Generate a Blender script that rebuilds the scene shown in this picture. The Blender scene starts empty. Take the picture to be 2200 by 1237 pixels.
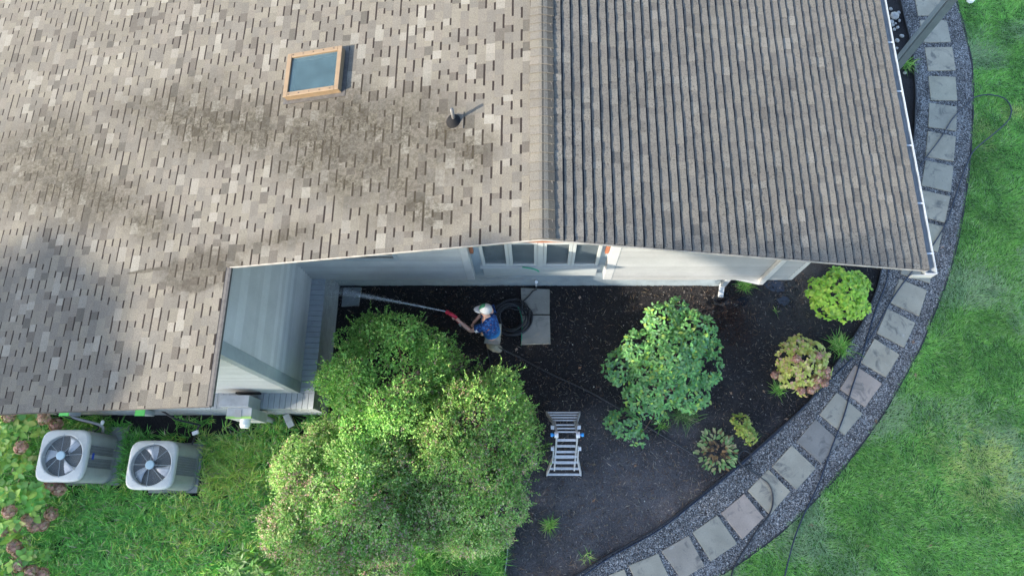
import bpy, bmesh, math, random
import numpy as np
from mathutils import Vector, Matrix, Euler

# ------------------------------------------------------------------ camera, sky, sun, exposure
S = bpy.context.scene
C = S.collection
FPX, TILT, CAMH = 1480.0, math.radians(17.7), 13.5          # focal length in photo pixels, tilt from straight down, height
PPU, PPV = 1150.0, 618.5
cam_d = bpy.data.cameras.new('camera')
cam_d.sensor_width = 36.0
cam_d.lens = 36.0 * FPX / 2200.0
cam_d.shift_x = -(PPU - 1100.0) / 2200.0
cam_d.clip_end = 400.0
cam = bpy.data.objects.new('camera', cam_d)
cam.location = (0, 0, CAMH)
cam.rotation_euler = (TILT, 0, 0)
C.objects.link(cam)
S.camera = cam

SUN_AZ = Vector((-0.886, -0.464)).normalized()               # horizontal direction towards the sun
SUN_EL = math.radians(26.5)
TOSUN = Vector((SUN_AZ.x * math.cos(SUN_EL), SUN_AZ.y * math.cos(SUN_EL), math.sin(SUN_EL)))
W = bpy.data.worlds.new('World')
S.world = W
W.use_nodes = True
wn = W.node_tree
sky = wn.nodes.new('ShaderNodeTexSky')
sky.sky_type = 'NISHITA'
sky.sun_disc = False
sky.sun_elevation = SUN_EL
sky.sun_rotation = math.atan2(SUN_AZ.x, SUN_AZ.y)
bg = wn.nodes['Background']
wn.links.new(sky.outputs[0], bg.inputs[0])
bg.inputs[1].default_value = 0.15
sl = bpy.data.lights.new('sun', 'SUN')
sl.energy = 3.0
sl.angle = math.radians(0.55)
sl.color = (1.0, 0.90, 0.76)
so = bpy.data.objects.new('sun', sl)
so.rotation_euler = (-TOSUN).to_track_quat('-Z', 'Y').to_euler()
C.objects.link(so)
S.view_settings.view_transform = 'Standard'
S.view_settings.look = 'None'
S.view_settings.gamma = 1.0
S.view_settings.use_curve_mapping = False
S.view_settings.exposure = 2.1

# ------------------------------------------------------------------ helpers
rnd = random.Random(7)
rng = np.random.default_rng(11)


def P(u, v, z=0.0):
    """point of the place that photo pixel (u, v) sees at height z"""
    dx, dv = (u - PPU) / FPX, (PPV - v) / FPX
    k = (CAMH - z) / (math.cos(TILT) - dv * math.sin(TILT))
    return Vector((dx * k, (math.sin(TILT) + dv * math.cos(TILT)) * k, z))


def tag(o, label=None, cat=None, group=None, kind=None):
    if label: o['label'] = label
    if cat: o['category'] = cat
    if group: o['group'] = group
    if kind: o['kind'] = kind
    return o


WO = {}                                                       # world origin of every object (parents are never rotated)


def link(name, data, mat, parent, origin):
    o = bpy.data.objects.new(name, data)
    C.objects.link(o)
    origin = Vector(origin)
    if parent is not None:
        o.parent = parent
        o.location = origin - WO[parent.name]
    else:
        o.location = origin
    WO[o.name] = origin
    if mat is not None and data is not None and len(data.materials) == 0:
        data.materials.append(mat)
    return o


def empty(name, loc, label, cat, group=None):
    o = link(name, None, None, None, loc)
    o.empty_display_size = 0.2
    return tag(o, label, cat, group)


class MB:
    """collects shapes given in world coordinates; build() links them as ONE mesh object"""
    def __init__(s):
        s.v, s.f, s.c = [], [], []

    def add(s, vs, fs, col=(1, 1, 1)):
        b = len(s.v)
        s.v += [tuple(x) for x in vs]
        s.f += [tuple(i + b for i in f) for f in fs]
        s.c += [tuple(col)] * len(vs)
        return s

    def box(s, x0, x1, y0, y1, z0, z1, col=(1, 1, 1)):
        vs = [(x0, y0, z0), (x1, y0, z0), (x1, y1, z0), (x0, y1, z0), (x0, y0, z1), (x1, y0, z1), (x1, y1, z1), (x0, y1, z1)]
        return s.add(vs, [(3, 2, 1, 0), (4, 5, 6, 7), (0, 1, 5, 4), (1, 2, 6, 5), (2, 3, 7, 6), (3, 0, 4, 7)], col)

    def obox(s, c, ax, ay, az, col=(1, 1, 1)):
        """oriented box: centre and three half-axis vectors"""
        c, ax, ay, az = Vector(c), Vector(ax), Vector(ay), Vector(az)
        vs = [c + i * ax + j * ay + k * az for k in (-1, 1) for (i, j) in ((-1, -1), (1, -1), (1, 1), (-1, 1))]
        return s.add(vs, [(3, 2, 1, 0), (4, 5, 6, 7), (0, 1, 5, 4), (1, 2, 6, 5), (2, 3, 7, 6), (3, 0, 4, 7)], col)

    def bar(s, a, b, w, h, up=(0, 0, 1), col=(1, 1, 1)):
        a, b, up = Vector(a), Vector(b), Vector(up)
        d = (b - a)
        t = d.normalized()
        sd = t.cross(up).normalized()
        u = sd.cross(t)
        return s.obox((a + b) / 2, d / 2, sd * w / 2, u * h / 2, col)

    def prism(s, poly, z0, z1, col=(1, 1, 1)):
        n = len(poly)
        f0 = z0 if callable(z0) else (lambda x, y: z0)
        f1 = z1 if callable(z1) else (lambda x, y: z1)
        vs = [(x, y, f0(x, y)) for x, y in poly] + [(x, y, f1(x, y)) for x, y in poly]
        fs = [tuple(range(n - 1, -1, -1)), tuple(range(n, 2 * n))]
        fs += [(i, (i + 1) % n, n + (i + 1) % n, n + i) for i in range(n)]
        return s.add(vs, fs, col)

    def tube(s, pts, r, n=8, col=(1, 1, 1), cap=True):
        pts = [Vector(p) for p in pts]
        rs = r if hasattr(r, '__len__') else [r] * len(pts)
        vs, fs = [], []
        ref = None
        for i, p in enumerate(pts):
            t = (pts[min(i + 1, len(pts) - 1)] - pts[max(i - 1, 0)]).normalized()
            if ref is None:
                ref = t.orthogonal().normalized()
            ref = (ref - t * ref.dot(t))
            ref = ref.normalized() if ref.length > 1e-6 else t.orthogonal().normalized()
            b = t.cross(ref)
            for k in range(n):
                a = 2 * math.pi * k / n
                vs.append(p + (ref * math.cos(a) + b * math.sin(a)) * rs[i])
        for i in range(len(pts) - 1):
            for k in range(n):
                fs.append((i * n + k, i * n + (k + 1) % n, (i + 1) * n + (k + 1) % n, (i + 1) * n + k))
        if cap:
            fs.append(tuple(range(n - 1, -1, -1)))
            fs.append(tuple((len(pts) - 1) * n + k for k in range(n)))
        return s.add(vs, fs, col)

    def ball(s, c, rx, ry=None, rz=None, nu=10, nv=6, col=(1, 1, 1), jit=0.0):
        ry, rz = ry or rx, rz or rx
        vs = [(c[0], c[1], c[2] - rz)]
        for j in range(1, nv):
            th = math.pi * j / nv
            for i in range(nu):
                a = 2 * math.pi * i / nu
                q = 1 + rnd.uniform(-jit, jit)
                vs.append((c[0] + rx * q * math.sin(th) * math.cos(a), c[1] + ry * q * math.sin(th) * math.sin(a), c[2] - rz * q * math.cos(th)))
        vs.append((c[0], c[1], c[2] + rz))
        fs = [(0, 1 + (i + 1) % nu, 1 + i) for i in range(nu)]
        for j in range(nv - 2):
            for i in range(nu):
                a, b = 1 + j * nu + i, 1 + j * nu + (i + 1) % nu
                fs.append((a, b, b + nu, a + nu))
        top = len(vs) - 1
        fs += [(top, 1 + (nv - 2) * nu + i, 1 + (nv - 2) * nu + (i + 1) % nu) for i in range(nu)]
        return s.add(vs, fs, col)

    def build(s, name, mat, parent=None, origin=None, smooth=False, bevel=0):
        if origin is None:
            if parent is not None:
                origin = WO[parent.name]
            else:
                a = np.array(s.v)
                origin = ((a[:, 0].min() + a[:, 0].max()) / 2, (a[:, 1].min() + a[:, 1].max()) / 2, a[:, 2].min())
        origin = Vector(origin)
        me = bpy.data.meshes.new(name)
        me.from_pydata([(x - origin.x, y - origin.y, z - origin.z) for x, y, z in s.v], [], s.f)
        at = me.color_attributes.new('col', 'FLOAT_COLOR', 'POINT')
        at.data.foreach_set('color', np.array([(*c, 1.0) for c in s.c], dtype=np.float32).ravel())
        if smooth:
            me.polygons.foreach_set('use_smooth', [True] * len(me.polygons))
        me.update()
        o = link(name, me, mat, parent, origin)
        if bevel:
            m = o.modifiers.new('bevel', 'BEVEL')
            m.width = bevel
            m.segments = 2
            m.limit_method = 'ANGLE'
        return o


def np_mesh(name, V, T, col, mat, parent=None, origin=(0, 0, 0), smooth=False):
    """mesh from numpy arrays (vertices, triangles, colour per vertex), world coordinates"""
    origin = Vector(origin)
    me = bpy.data.meshes.new(name)
    V = np.asarray(V, dtype=np.float32) - np.array(origin, dtype=np.float32)
    T = np.asarray(T, dtype=np.int32)
    me.vertices.add(len(V))
    me.vertices.foreach_set('co', V.ravel())
    me.loops.add(T.size)
    me.loops.foreach_set('vertex_index', T.ravel())
    me.polygons.add(len(T))
    me.polygons.foreach_set('loop_start', np.arange(0, T.size, T.shape[1], dtype=np.int32))
    at = me.color_attributes.new('col', 'FLOAT_COLOR', 'POINT')
    cc = np.ones((len(V), 4), dtype=np.float32)
    cc[:, :3] = col
    at.data.foreach_set('color', cc.ravel())
    if smooth:
        me.polygons.foreach_set('use_smooth', np.ones(len(T), dtype=bool))
    me.update(calc_edges=True)
    return link(name, me, mat, parent, origin)


def crom(pts, per=8):
    """smooth curve through points"""
    pts = [Vector(p) for p in pts]
    q = [2 * pts[0] - pts[1]] + pts + [2 * pts[-1] - pts[-2]]
    out = []
    for i in range(1, len(q) - 2):
        for k in range(per):
            t = k / per
            a, b, c, d = q[i - 1], q[i], q[i + 1], q[i + 2]
            out.append(0.5 * ((2 * b) + (c - a) * t + (2 * a - 5 * b + 4 * c - d) * t * t + (3 * b - a - 3 * c + d) * t ** 3))
    out.append(pts[-1])
    return out


def inside(px, py, poly):
    """vectorised point in polygon"""
    r = np.zeros(len(px), dtype=bool)
    n = len(poly)
    for i in range(n):
        x0, y0 = poly[i][:2]
        x1, y1 = poly[(i + 1) % n][:2]
        if y0 == y1:
            continue
        c = ((y0 > py) != (y1 > py)) & (px < (x1 - x0) * (py - y0) / (y1 - y0) + x0)
        r ^= c
    return r


_G = rng.standard_normal((64, 64))


def vnoise(x, y, s):
    """smooth value noise, about -1..1"""
    x, y = np.asarray(x) * s, np.asarray(y) * s
    i, j = np.floor(x).astype(int), np.floor(y).astype(int)
    fx, fy = x - i, y - j
    fx, fy = fx * fx * (3 - 2 * fx), fy * fy * (3 - 2 * fy)
    g = lambda a, b: _G[a % 64, b % 64]
    return (g(i, j) * (1 - fx) + g(i + 1, j) * fx) * (1 - fy) + (g(i, j + 1) * (1 - fx) + g(i + 1, j + 1) * fx) * fy


# ------------------------------------------------------------------ materials
class NT:
    def __init__(s, name):
        s.m = bpy.data.materials.new(name)
        s.m.use_nodes = True
        s.t = s.m.node_tree
        s.b = s.t.nodes['Principled BSDF']
        s.out = s.t.nodes['Material Output']
        s.pos = s.n('ShaderNodeNewGeometry').outputs['Position']

    def n(s, k, **kw):
        x = s.t.nodes.new(k)
        for a, b in kw.items():
            setattr(x, a, b)
        return x

    def L(s, a, b):
        s.t.links.new(a, b)

    def noise(s, scale, detail=3, rough=0.6, vec=None, dist=0.0):
        x = s.n('ShaderNodeTexNoise')
        x.inputs['Scale'].default_value = scale
        x.inputs['Detail'].default_value = detail
        x.inputs['Roughness'].default_value = rough
        x.inputs['Distortion'].default_value = dist
        s.L(vec or s.pos, x.inputs['Vector'])
        return x.outputs['Fac']

    def voro(s, scale, out='Distance', vec=None):
        x = s.n('ShaderNodeTexVoronoi')
        x.inputs['Scale'].default_value = scale
        s.L(vec or s.pos, x.inputs['Vector'])
        return x.outputs[out]

    def rng(s, val, a, b, c, d):
        x = s.n('ShaderNodeMapRange')
        for i, q in enumerate((val, a, b, c, d)):
            if i == 0: s.L(val, x.inputs[0])
            else: x.inputs[i].default_value = q
        return x.outputs[0]

    def math(s, op, a, b=None):
        x = s.n('ShaderNodeMath', operation=op)
        for i, q in enumerate((a, b)):
            if q is None: continue
            if isinstance(q, (int, float)): x.inputs[i].default_value = q
            else: s.L(q, x.inputs[i])
        return x.outputs[0]

    def rgb(s, c):
        x = s.n('ShaderNodeRGB')
        x.outputs[0].default_value = (*c, 1)
        return x.outputs[0]

    def attr(s):
        x = s.n('ShaderNodeAttribute')
        x.attribute_name = 'col'
        return x.outputs['Color']

    def mix(s, fac, a, b, mode='MIX'):
        x = s.n('ShaderNodeMix', data_type='RGBA', blend_type=mode)
        for sock, q in ((x.inputs[0], fac), (x.inputs[6], a), (x.inputs[7], b)):
            if isinstance(q, (int, float)): sock.default_value = q
            elif isinstance(q, tuple): sock.default_value = (*q, 1)
            else: s.L(q, sock)
        return x.outputs[2]

    def vary(s, col, scale, lo, hi, detail=3, a=0.3, b=0.7, vec=None):
        """multiply a colour by noise between lo and hi"""
        f = s.rng(s.noise(scale, detail, vec=vec), a, b, lo, hi)
        x = s.n('ShaderNodeVectorMath', operation='SCALE')
        s.L(col, x.inputs[0])
        s.L(f, x.inputs['Scale'])
        return x.outputs[0]

    def bump(s, h, strength, dist=0.01):
        x = s.n('ShaderNodeBump')
        x.inputs['Strength'].default_value = strength
        x.inputs['Distance'].default_value = dist
        s.L(h, x.inputs['Height'])
        s.L(x.outputs[0], s.b.inputs['Normal'])

    def done(s, col, rough=0.7, metal=0.0, spec=0.5):
        s.L(col, s.b.inputs['Base Color'])
        if isinstance(rough, float): s.b.inputs['Roughness'].default_value = rough
        else: s.L(rough, s.b.inputs['Roughness'])
        s.b.inputs['Metallic'].default_value = metal
        s.b.inputs['Specular IOR Level'].default_value = spec
        return s.m

    def blob(s, c, rx, ry, ang=0.0, lo=1.0, hi=0.4, warp=0.5, wscale=1.5):
        """0..1 mask: a warped ellipse on the ground plan, round c"""
        sub = s.n('ShaderNodeVectorMath', operation='SUBTRACT')
        s.L(s.pos, sub.inputs[0])
        sub.inputs[1].default_value = (c[0], c[1], 0)
        rot = s.n('ShaderNodeVectorRotate', rotation_type='Z_AXIS')
        s.L(sub.outputs[0], rot.inputs['Vector'])
        rot.inputs['Angle'].default_value = -ang
        mul = s.n('ShaderNodeVectorMath', operation='MULTIPLY')
        s.L(rot.outputs[0], mul.inputs[0])
        mul.inputs[1].default_value = (1 / rx, 1 / ry, 0)
        ln = s.n('ShaderNodeVectorMath', operation='LENGTH')
        s.L(mul.outputs[0], ln.inputs[0])
        nz = s.rng(s.noise(wscale, 3), 0.2, 0.8, -warp, warp)
        return s.rng(s.math('ADD', ln.outputs['Value'], nz), lo, hi, 0, 1)


def simple(name, col, rough=0.6, metal=0.0, vary=None, bump=None, attr=False, spec=0.5):
    t = NT(name)
    c = t.attr() if attr else t.rgb(col)
    for v in (vary or []):
        c = t.vary(c, *v)
    if bump:
        t.bump(t.noise(bump[0], 3), bump[1], bump[2] if len(bump) > 2 else 0.01)
    return t.done(c, rough, metal, spec)


def leafmat(name, rough=0.5, trans=0.4, spec=0.45):
    t = NT(name)
    c = t.vary(t.attr(), 9.0, 0.8, 1.2)
    t.done(c, rough, 0.0, spec)
    tr = t.n('ShaderNodeBsdfTranslucent')
    t.L(c, tr.inputs[0])
    mx = t.n('ShaderNodeMixShader')
    mx.inputs[0].default_value = trans
    t.L(t.b.outputs[0], mx.inputs[1])
    t.L(tr.outputs[0], mx.inputs[2])
    t.L(mx.outputs[0], t.out.inputs[0])
    return t.m


MT = {}
MT['leaf'] = leafmat('leaf')
MT['grass'] = leafmat('grass', 0.6, 0.45, 0.3)
MT['strap'] = leafmat('strap', 0.36, 0.4, 0.6)
MT['white_paint'] = simple('white_paint', (0.43, 0.43, 0.415), 0.45, vary=[(6, 0.93, 1.04), (60, 0.96, 1.03)], bump=(40, 0.1))
MT['siding'] = simple('siding', (0.43, 0.435, 0.42), 0.5, attr=True, vary=[(2.5, 0.92, 1.06), (30, 0.96, 1.03)], bump=(60, 0.15))
MT['grey_trim'] = simple('grey_trim', (0.27, 0.30, 0.31), 0.55, vary=[(5, 0.88, 1.08)], bump=(50, 0.15))
MT['grey_wall'] = simple('grey_wall', (0.26, 0.31, 0.34), 0.75, vary=[(3, 0.85, 1.1), (40, 0.9, 1.08)], bump=(70, 0.3))
MT['brown_wood'] = simple('brown_wood', (0.28, 0.10, 0.05), 0.7, vary=[(14, 0.7, 1.2)])
MT['roof_edge'] = simple('roof_edge', (0.06, 0.055, 0.05), 0.7, vary=[(20, 0.7, 1.3)])
MT['gutter'] = simple('gutter', (0.26, 0.29, 0.31), 0.5, vary=[(5, 0.85, 1.1), (40, 0.9, 1.08)])
MT['drip_edge'] = simple('drip_edge', (0.34, 0.32, 0.29), 0.5, vary=[(7, 0.7, 1.15)])
MT['tan_metal'] = simple('tan_metal', (0.19, 0.13, 0.072), 0.45, vary=[(10, 0.9, 1.08)])
MT['dark_metal'] = simple('dark_metal', (0.03, 0.03, 0.035), 0.45)
MT['rubber'] = simple('rubber', (0.016, 0.018, 0.022), 0.3, vary=[(20, 0.7, 1.6)])
MT['blue_rubber'] = simple('blue_rubber', (0.012, 0.02, 0.04), 0.32, vary=[(20, 0.7, 1.5)])
MT['black_plastic'] = simple('black_plastic', (0.012, 0.012, 0.014), 0.5)
MT['boot'] = simple('boot', (0.012, 0.012, 0.013), 0.85, spec=0.15)
MT['vent'] = simple('vent', (0.10, 0.097, 0.093), 0.5)
MT['pipe_grey'] = simple('pipe_grey', (0.38, 0.38, 0.37), 0.5, vary=[(12, 0.85, 1.1)])
MT['red_plastic'] = simple('red_plastic', (0.55, 0.02, 0.05), 0.35)
MT['blue_plastic'] = simple('blue_plastic', (0.02, 0.25, 0.6), 0.4)
MT['badge'] = simple('badge', (0.02, 0.06, 0.35), 0.4)
MT['green_paint'] = simple('green_paint', (0.10, 0.50, 0.10), 0.6)
MT['lime_paint'] = simple('lime_paint', (0.30, 0.52, 0.14), 0.6)
MT['green_hose'] = simple('green_hose', (0.02, 0.26, 0.15), 0.4)
MT['condenser_top'] = simple('condenser_top', (0.43, 0.45, 0.43), 0.42, vary=[(8, 0.94, 1.04), (70, 0.95, 1.04)])
MT['condenser_side'] = simple('condenser_side', (0.27, 0.29, 0.28), 0.5, vary=[(6, 0.9, 1.06)])
MT['coil'] = simple('coil', (0.045, 0.05, 0.05), 0.6, vary=[(90, 0.6, 1.4)])
MT['fan'] = simple('fan', (0.5, 0.52, 0.53), 0.35, 0.3, vary=[(9, 0.9, 1.06)])
MT['wire'] = simple('wire', (0.22, 0.27, 0.30), 0.4)
MT['hub'] = simple('hub', (0.30, 0.42, 0.48), 0.45)
MT['aluminium'] = simple('aluminium', (0.56, 0.56, 0.56), 0.42, 0.3, vary=[(25, 0.85, 1.08)])
MT['galvanised'] = simple('galvanised', (0.38, 0.40, 0.41), 0.5, 0.1, vary=[(9, 0.85, 1.1)])
MT['box_grey'] = simple('box_grey', (0.42, 0.44, 0.43), 0.55, vary=[(9, 0.88, 1.08)])
MT['concrete'] = simple('concrete', (0.27, 0.28, 0.275), 0.85, vary=[(6, 0.85, 1.1), (80, 0.85, 1.12)], bump=(90, 0.3))
MT['post'] = simple('post', (0.13, 0.15, 0.15), 0.6, vary=[(4, 0.85, 1.1), (50, 0.9, 1.08)], bump=(40, 0.2))
MT['bark'] = simple('bark', (0.10, 0.075, 0.055), 0.9, vary=[(14, 0.6, 1.3)], bump=(30, 0.6))
MT['stem'] = simple('stem', (0.16, 0.10, 0.07), 0.8, vary=[(20, 0.7, 1.3)])
MT['river_stone'] = simple('river_stone', (0.27, 0.265, 0.25), 0.6, vary=[(12, 0.7, 1.15)])
MT['attr_matte'] = simple('litter', (1, 1, 1), 0.8, attr=True)
MT['skin'] = simple('skin', (0.58, 0.33, 0.24), 0.5, vary=[(25, 0.92, 1.06)])
MT['khaki'] = simple('khaki', (0.30, 0.28, 0.22), 0.85, vary=[(14, 0.75, 1.15)], bump=(30, 0.35, 0.02))
MT['cap'] = simple('cap', (1, 1, 1), 0.75, attr=True, vary=[(40, 0.9, 1.06)])
MT['shoe'] = simple('shoe', (0.30, 0.29, 0.27), 0.7)
MT['white_plastic'] = simple('white_plastic', (0.8, 0.8, 0.78), 0.4)
MT['hair'] = simple('hair', (0.06, 0.04, 0.03), 0.6)
MT['window_white'] = simple('window_white', (0.36, 0.38, 0.37), 0.45, vary=[(8, 0.94, 1.04)])
MT['blind'] = simple('blind', (0.38, 0.42, 0.44), 0.7)
MT['dark_room'] = simple('dark_room', (0.02, 0.022, 0.025), 0.8)


def m_glass(name, tint, rough=0.03, alpha=0.35):
    t = NT(name)
    t.done(t.vary(t.rgb(tint), 4, 0.8, 1.2), rough)
    t.b.inputs['IOR'].default_value = 1.38
    tr = t.n('ShaderNodeBsdfTransparent')
    mx = t.n('ShaderNodeMixShader')
    mx.inputs[0].default_value = alpha
    t.L(tr.outputs[0], mx.inputs[1])
    t.L(t.b.outputs[0], mx.inputs[2])
    t.L(mx.outputs[0], t.out.inputs[0])
    return t.m


MT['pane'] = m_glass('pane', (0.03, 0.042, 0.048), 0.03, 0.30)
MT['sky_pane'] = m_glass('sky_pane', (0.055, 0.095, 0.11), 0.15, 0.6)


def m_shingle():
    t = NT('shingle')
    c = t.attr()
    c = t.vary(c, 95, 0.70, 1.28, 3)
    c = t.vary(c, 1.1, 0.92, 1.08)
    # olive lichen growing in slanting drifts below the skylight
    sp = t.rng(t.noise(19, 5, 0.8), 0.38, 0.60, 0, 1)
    m = None
    for (u, v, ru, rv, an) in STAINS:
        p = roof_at(u, v)
        b = t.blob(p, ru * 1.2, rv * 1.3, an, 1.5, 0.1, 0.5, 1.1)
        m = b if m is None else t.math('MAXIMUM', m, b)
    st = t.math('MULTIPLY', t.math('MULTIPLY', m, 1.0), t.math('ADD', t.math('MULTIPLY', sp, 0.70), 0.30))
    c = t.mix(st, c, (0.040, 0.034, 0.022))
    # algae specks on the slope beyond the ridge
    spk = t.rng(t.noise(42, 4, 0.8), 0.53, 0.62, 0, 1)
    right = t.n('ShaderNodeSeparateXYZ')
    t.L(t.pos, right.inputs[0])
    rm = t.rng(right.outputs['X'], 0.0, 0.25, 0, 1)
    spk = t.math('MULTIPLY', t.math('MULTIPLY', spk, rm), t.rng(t.noise(0.7, 2), 0.35, 0.6, 0.45, 0.9))
    c = t.mix(spk, c, (0.028, 0.027, 0.023))
    # the wet corner by the inner angle of the roof, and damp lower edges
    wet = t.blob(roof_at(425, 583), 0.62, 0.33, 0.15, 1.05, 0.78, 0.4, 4.5)
    wet2 = t.blob(roof_at(320, 581), 0.42, 0.028, 0.05, 1.0, 0.8, 0.5, 6.0)
    wt = t.math('MAXIMUM', wet, wet2)
    c = t.mix(t.math('MULTIPLY', wt, t.rng(t.noise(22, 4, 0.8), 0.35, 0.65, 0.35, 0.75)), c, (0.036, 0.03, 0.02))
    t.bump(t.noise(160, 2), 0.5, 0.004)
    return t.done(c, 0.9, 0.0, 0.2)


def m_mulch():
    t = NT('mulch')
    c = t.mix(t.rng(t.noise(38, 5, 0.75), 0.35, 0.7, 0, 1), (0.004, 0.004, 0.005), (0.034, 0.031, 0.033))
    dry = t.blob(P(1310, 1090), 2.9, 1.7, 0.3, 1.3, 0.2, 0.6, 1.0)
    c2 = t.mix(t.rng(t.noise(60, 5, 0.8), 0.35, 0.7, 0, 1), (0.03, 0.029, 0.031), (0.20, 0.19, 0.195))
    c = t.mix(dry, c, c2)
    red = t.blob(P(1570, 700), 0.5, 0.75, 0.2, 1.2, 0.2, 0.6, 2.0)
    c = t.mix(t.math('MULTIPLY', red, 0.35), c, (0.04, 0.02, 0.013))
    wet = t.blob(P(1690, 650), 1.0, 0.85, 0.0, 1.2, 0.3, 0.5, 1.2)
    t.bump(t.noise(55, 5, 0.8), 0.9, 0.03)
    return t.done(c, t.rng(wet, 0, 1, 0.85, 0.22), 0.0, 0.35)


def m_gravel():
    t = NT('gravel')
    cell = t.voro(62, 'Color')
    sep = t.n('ShaderNodeSeparateColor')
    t.L(cell, sep.inputs[0])
    c = t.mix(t.rng(sep.outputs[0], 0.2, 1.0, 0, 1), (0.034, 0.034, 0.036), (0.32, 0.32, 0.31))
    c = t.vary(c, 1.2, 0.8, 1.15)
    soil = t.rng(t.noise(2.2, 4, 0.7), 0.52, 0.7, 0, 0.75)
    c = t.mix(soil, c, (0.03, 0.027, 0.027))
    t.bump(t.voro(62), -1.0, 0.02)
    return t.done(c, 0.8, 0.0, 0.3)


def m_stone():
    t = NT('bluestone')
    oi = t.n('ShaderNodeObjectInfo')
    off = t.n('ShaderNodeVectorMath', operation='ADD')
    t.L(t.pos, off.inputs[0])
    cmb = t.n('ShaderNodeCombineXYZ')
    t.L(t.math('MULTIPLY', oi.outputs['Random'], 37.0), cmb.inputs[2])
    t.L(cmb.outputs[0], off.inputs[1])
    v = off.outputs[0]
    c = t.attr()
    c = t.vary(c, 2.2, 0.82, 1.12, 4, vec=v)
    c = t.vary(c, 55, 0.92, 1.07, 3, vec=v)
    stain = t.rng(t.noise(3.4, 6, 0.7, v, 0.8), 0.54, 0.66, 0, 0.75)
    c = t.mix(stain, c, (0.085, 0.085, 0.082))
    pale = t.rng(t.noise(5.5, 4, 0.7, v, 0.4), 0.36, 0.26, 0, 0.4)
    c = t.mix(pale, c, (0.40, 0.41, 0.39))
    spots = t.rng(t.voro(9.0, 'Distance', v), 0.07, 0.11, 0.45, 0)
    c = t.mix(spots, c, (0.10, 0.10, 0.10))
    t.bump(t.noise(26, 4), 0.25, 0.006)
    return t.done(c, 0.75, 0.0, 0.35)


def m_soil(name, a, b, sc=30):
    t = NT(name)
    c = t.mix(t.rng(t.noise(sc, 4, 0.7), 0.35, 0.65, 0, 1), a, b)
    t.bump(t.noise(60, 3), 0.6, 0.02)
    return t.done(c, 0.9, 0.0, 0.2)


def m_brick():
    t = NT('painted_brick')
    c = t.vary(t.attr(), 7, 0.9, 1.08)
    peel = t.rng(t.noise(11, 4, 0.75), 0.66, 0.71, 0, 0.75)
    c = t.mix(peel, c, (0.26, 0.13, 0.10))
    rust = t.rng(t.noise(4, 4, 0.7), 0.6, 0.75, 0, 0.4)
    c = t.mix(rust, c, (0.36, 0.28, 0.20))
    t.bump(t.noise(70, 3), 0.3, 0.006)
    return t.done(c, 0.7)


def m_shirt():
    t = NT('shirt')
    sp = t.n('ShaderNodeSeparateXYZ')
    t.L(t.pos, sp.inputs[0])
    h = t.math('ADD', sp.outputs['Z'], t.rng(t.noise(11, 3), 0.3, 0.7, -0.07, 0.07))
    f = t.rng(h, 1.0, 1.2, 0, 1)
    c = t.mix(f, (0.03, 0.24, 0.52), (0.012, 0.035, 0.13))
    c = t.mix(t.rng(t.noise(21, 4), 0.45, 0.68, 0, 0.8), c, (0.03, 0.17, 0.46))
    star = t.rng(t.noise(70, 2), 0.66, 0.72, 0, 0.9)
    c = t.mix(star, c, (0.30, 0.42, 0.60))
    org = t.math('MULTIPLY', t.rng(t.noise(18, 2), 0.66, 0.72, 0, 0.9), t.rng(h, 1.2, 1.3, 0, 1))
    c = t.mix(org, c, (0.50, 0.20, 0.10))
    t.bump(t.noise(16, 2), 0.5, 0.02)
    return t.done(c, 0.8, 0.0, 0.3)


def m_water():
    t = NT('water_film')
    c = t.vary(t.rgb((0.022, 0.025, 0.032)), 3, 0.5, 1.3)
    t.bump(t.noise(9, 2), 0.08, 0.01)
    return t.done(c, 0.06, 0.0, 0.6)


def m_jet():
    t = NT('water_spray')
    t.b.inputs['Base Color'].default_value = (0.82, 0.87, 0.92, 1)
    t.b.inputs['Roughness'].default_value = 0.3
    sp = t.n('ShaderNodeSeparateXYZ')
    t.L(t.pos, sp.inputs[0])
    mp = t.n('ShaderNodeMapping')
    mp.inputs['Scale'].default_value = (5, 40, 40)
    t.L(t.pos, mp.inputs[0])
    nz = t.rng(t.noise(1.0, 3, 0.7, mp.outputs[0]), 0.35, 0.7, 0.2, 1.0)
    fall = t.rng(sp.outputs['X'], -4.0, -1.65, 0.05, 0.62)
    tr = t.n('ShaderNodeBsdfTransparent')
    mx = t.n('ShaderNodeMixShader')
    t.L(t.math('MULTIPLY', nz, fall), mx.inputs[0])
    t.L(tr.outputs[0], mx.inputs[1])
    t.L(t.b.outputs[0], mx.inputs[2])
    t.L(mx.outputs[0], t.out.inputs[0])
    return t.m

# ------------------------------------------------------------------ measures of the house
XR, ZR = 0.083, 5.85                     # ridge
SL, SR = 0.2397, 0.2177                  # pitch of the two slopes
XE = 5.275                               # right eave
XN = -4.07                               # inner edge of the roof beside the courtyard
YR = 3.053                               # rake over the bay window
YL = 1.215                               # rake of the left wing
XW = -9.9                                # far left eave
YB = 11.0                                # how far back the roof is built
XB, YBK = -4.03, 1.72                    # faces of the painted brick plinth (right face, front face)
XS, YS = -4.31, 2.02                     # siding of the left wing (right face, front face)
YM = 4.20                                # main siding face
YF = 4.36                                # foundation face under it
zL = lambda x: ZR - SL * (XR - x)
zRt = lambda x: ZR - SR * (x - XR)


def roof_at(u, v):
    p0 = Vector((0, 0, CAMH))
    d = P(u, v, 0) - p0
    s, sg = (SL, -1) if u < 1165 else (SR, 1)
    # z = ZR - s*sg*(x-XR)
    k = (ZR + s * sg * XR - CAMH) / (d.z + s * sg * d.x)
    return p0 + d * k


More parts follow.
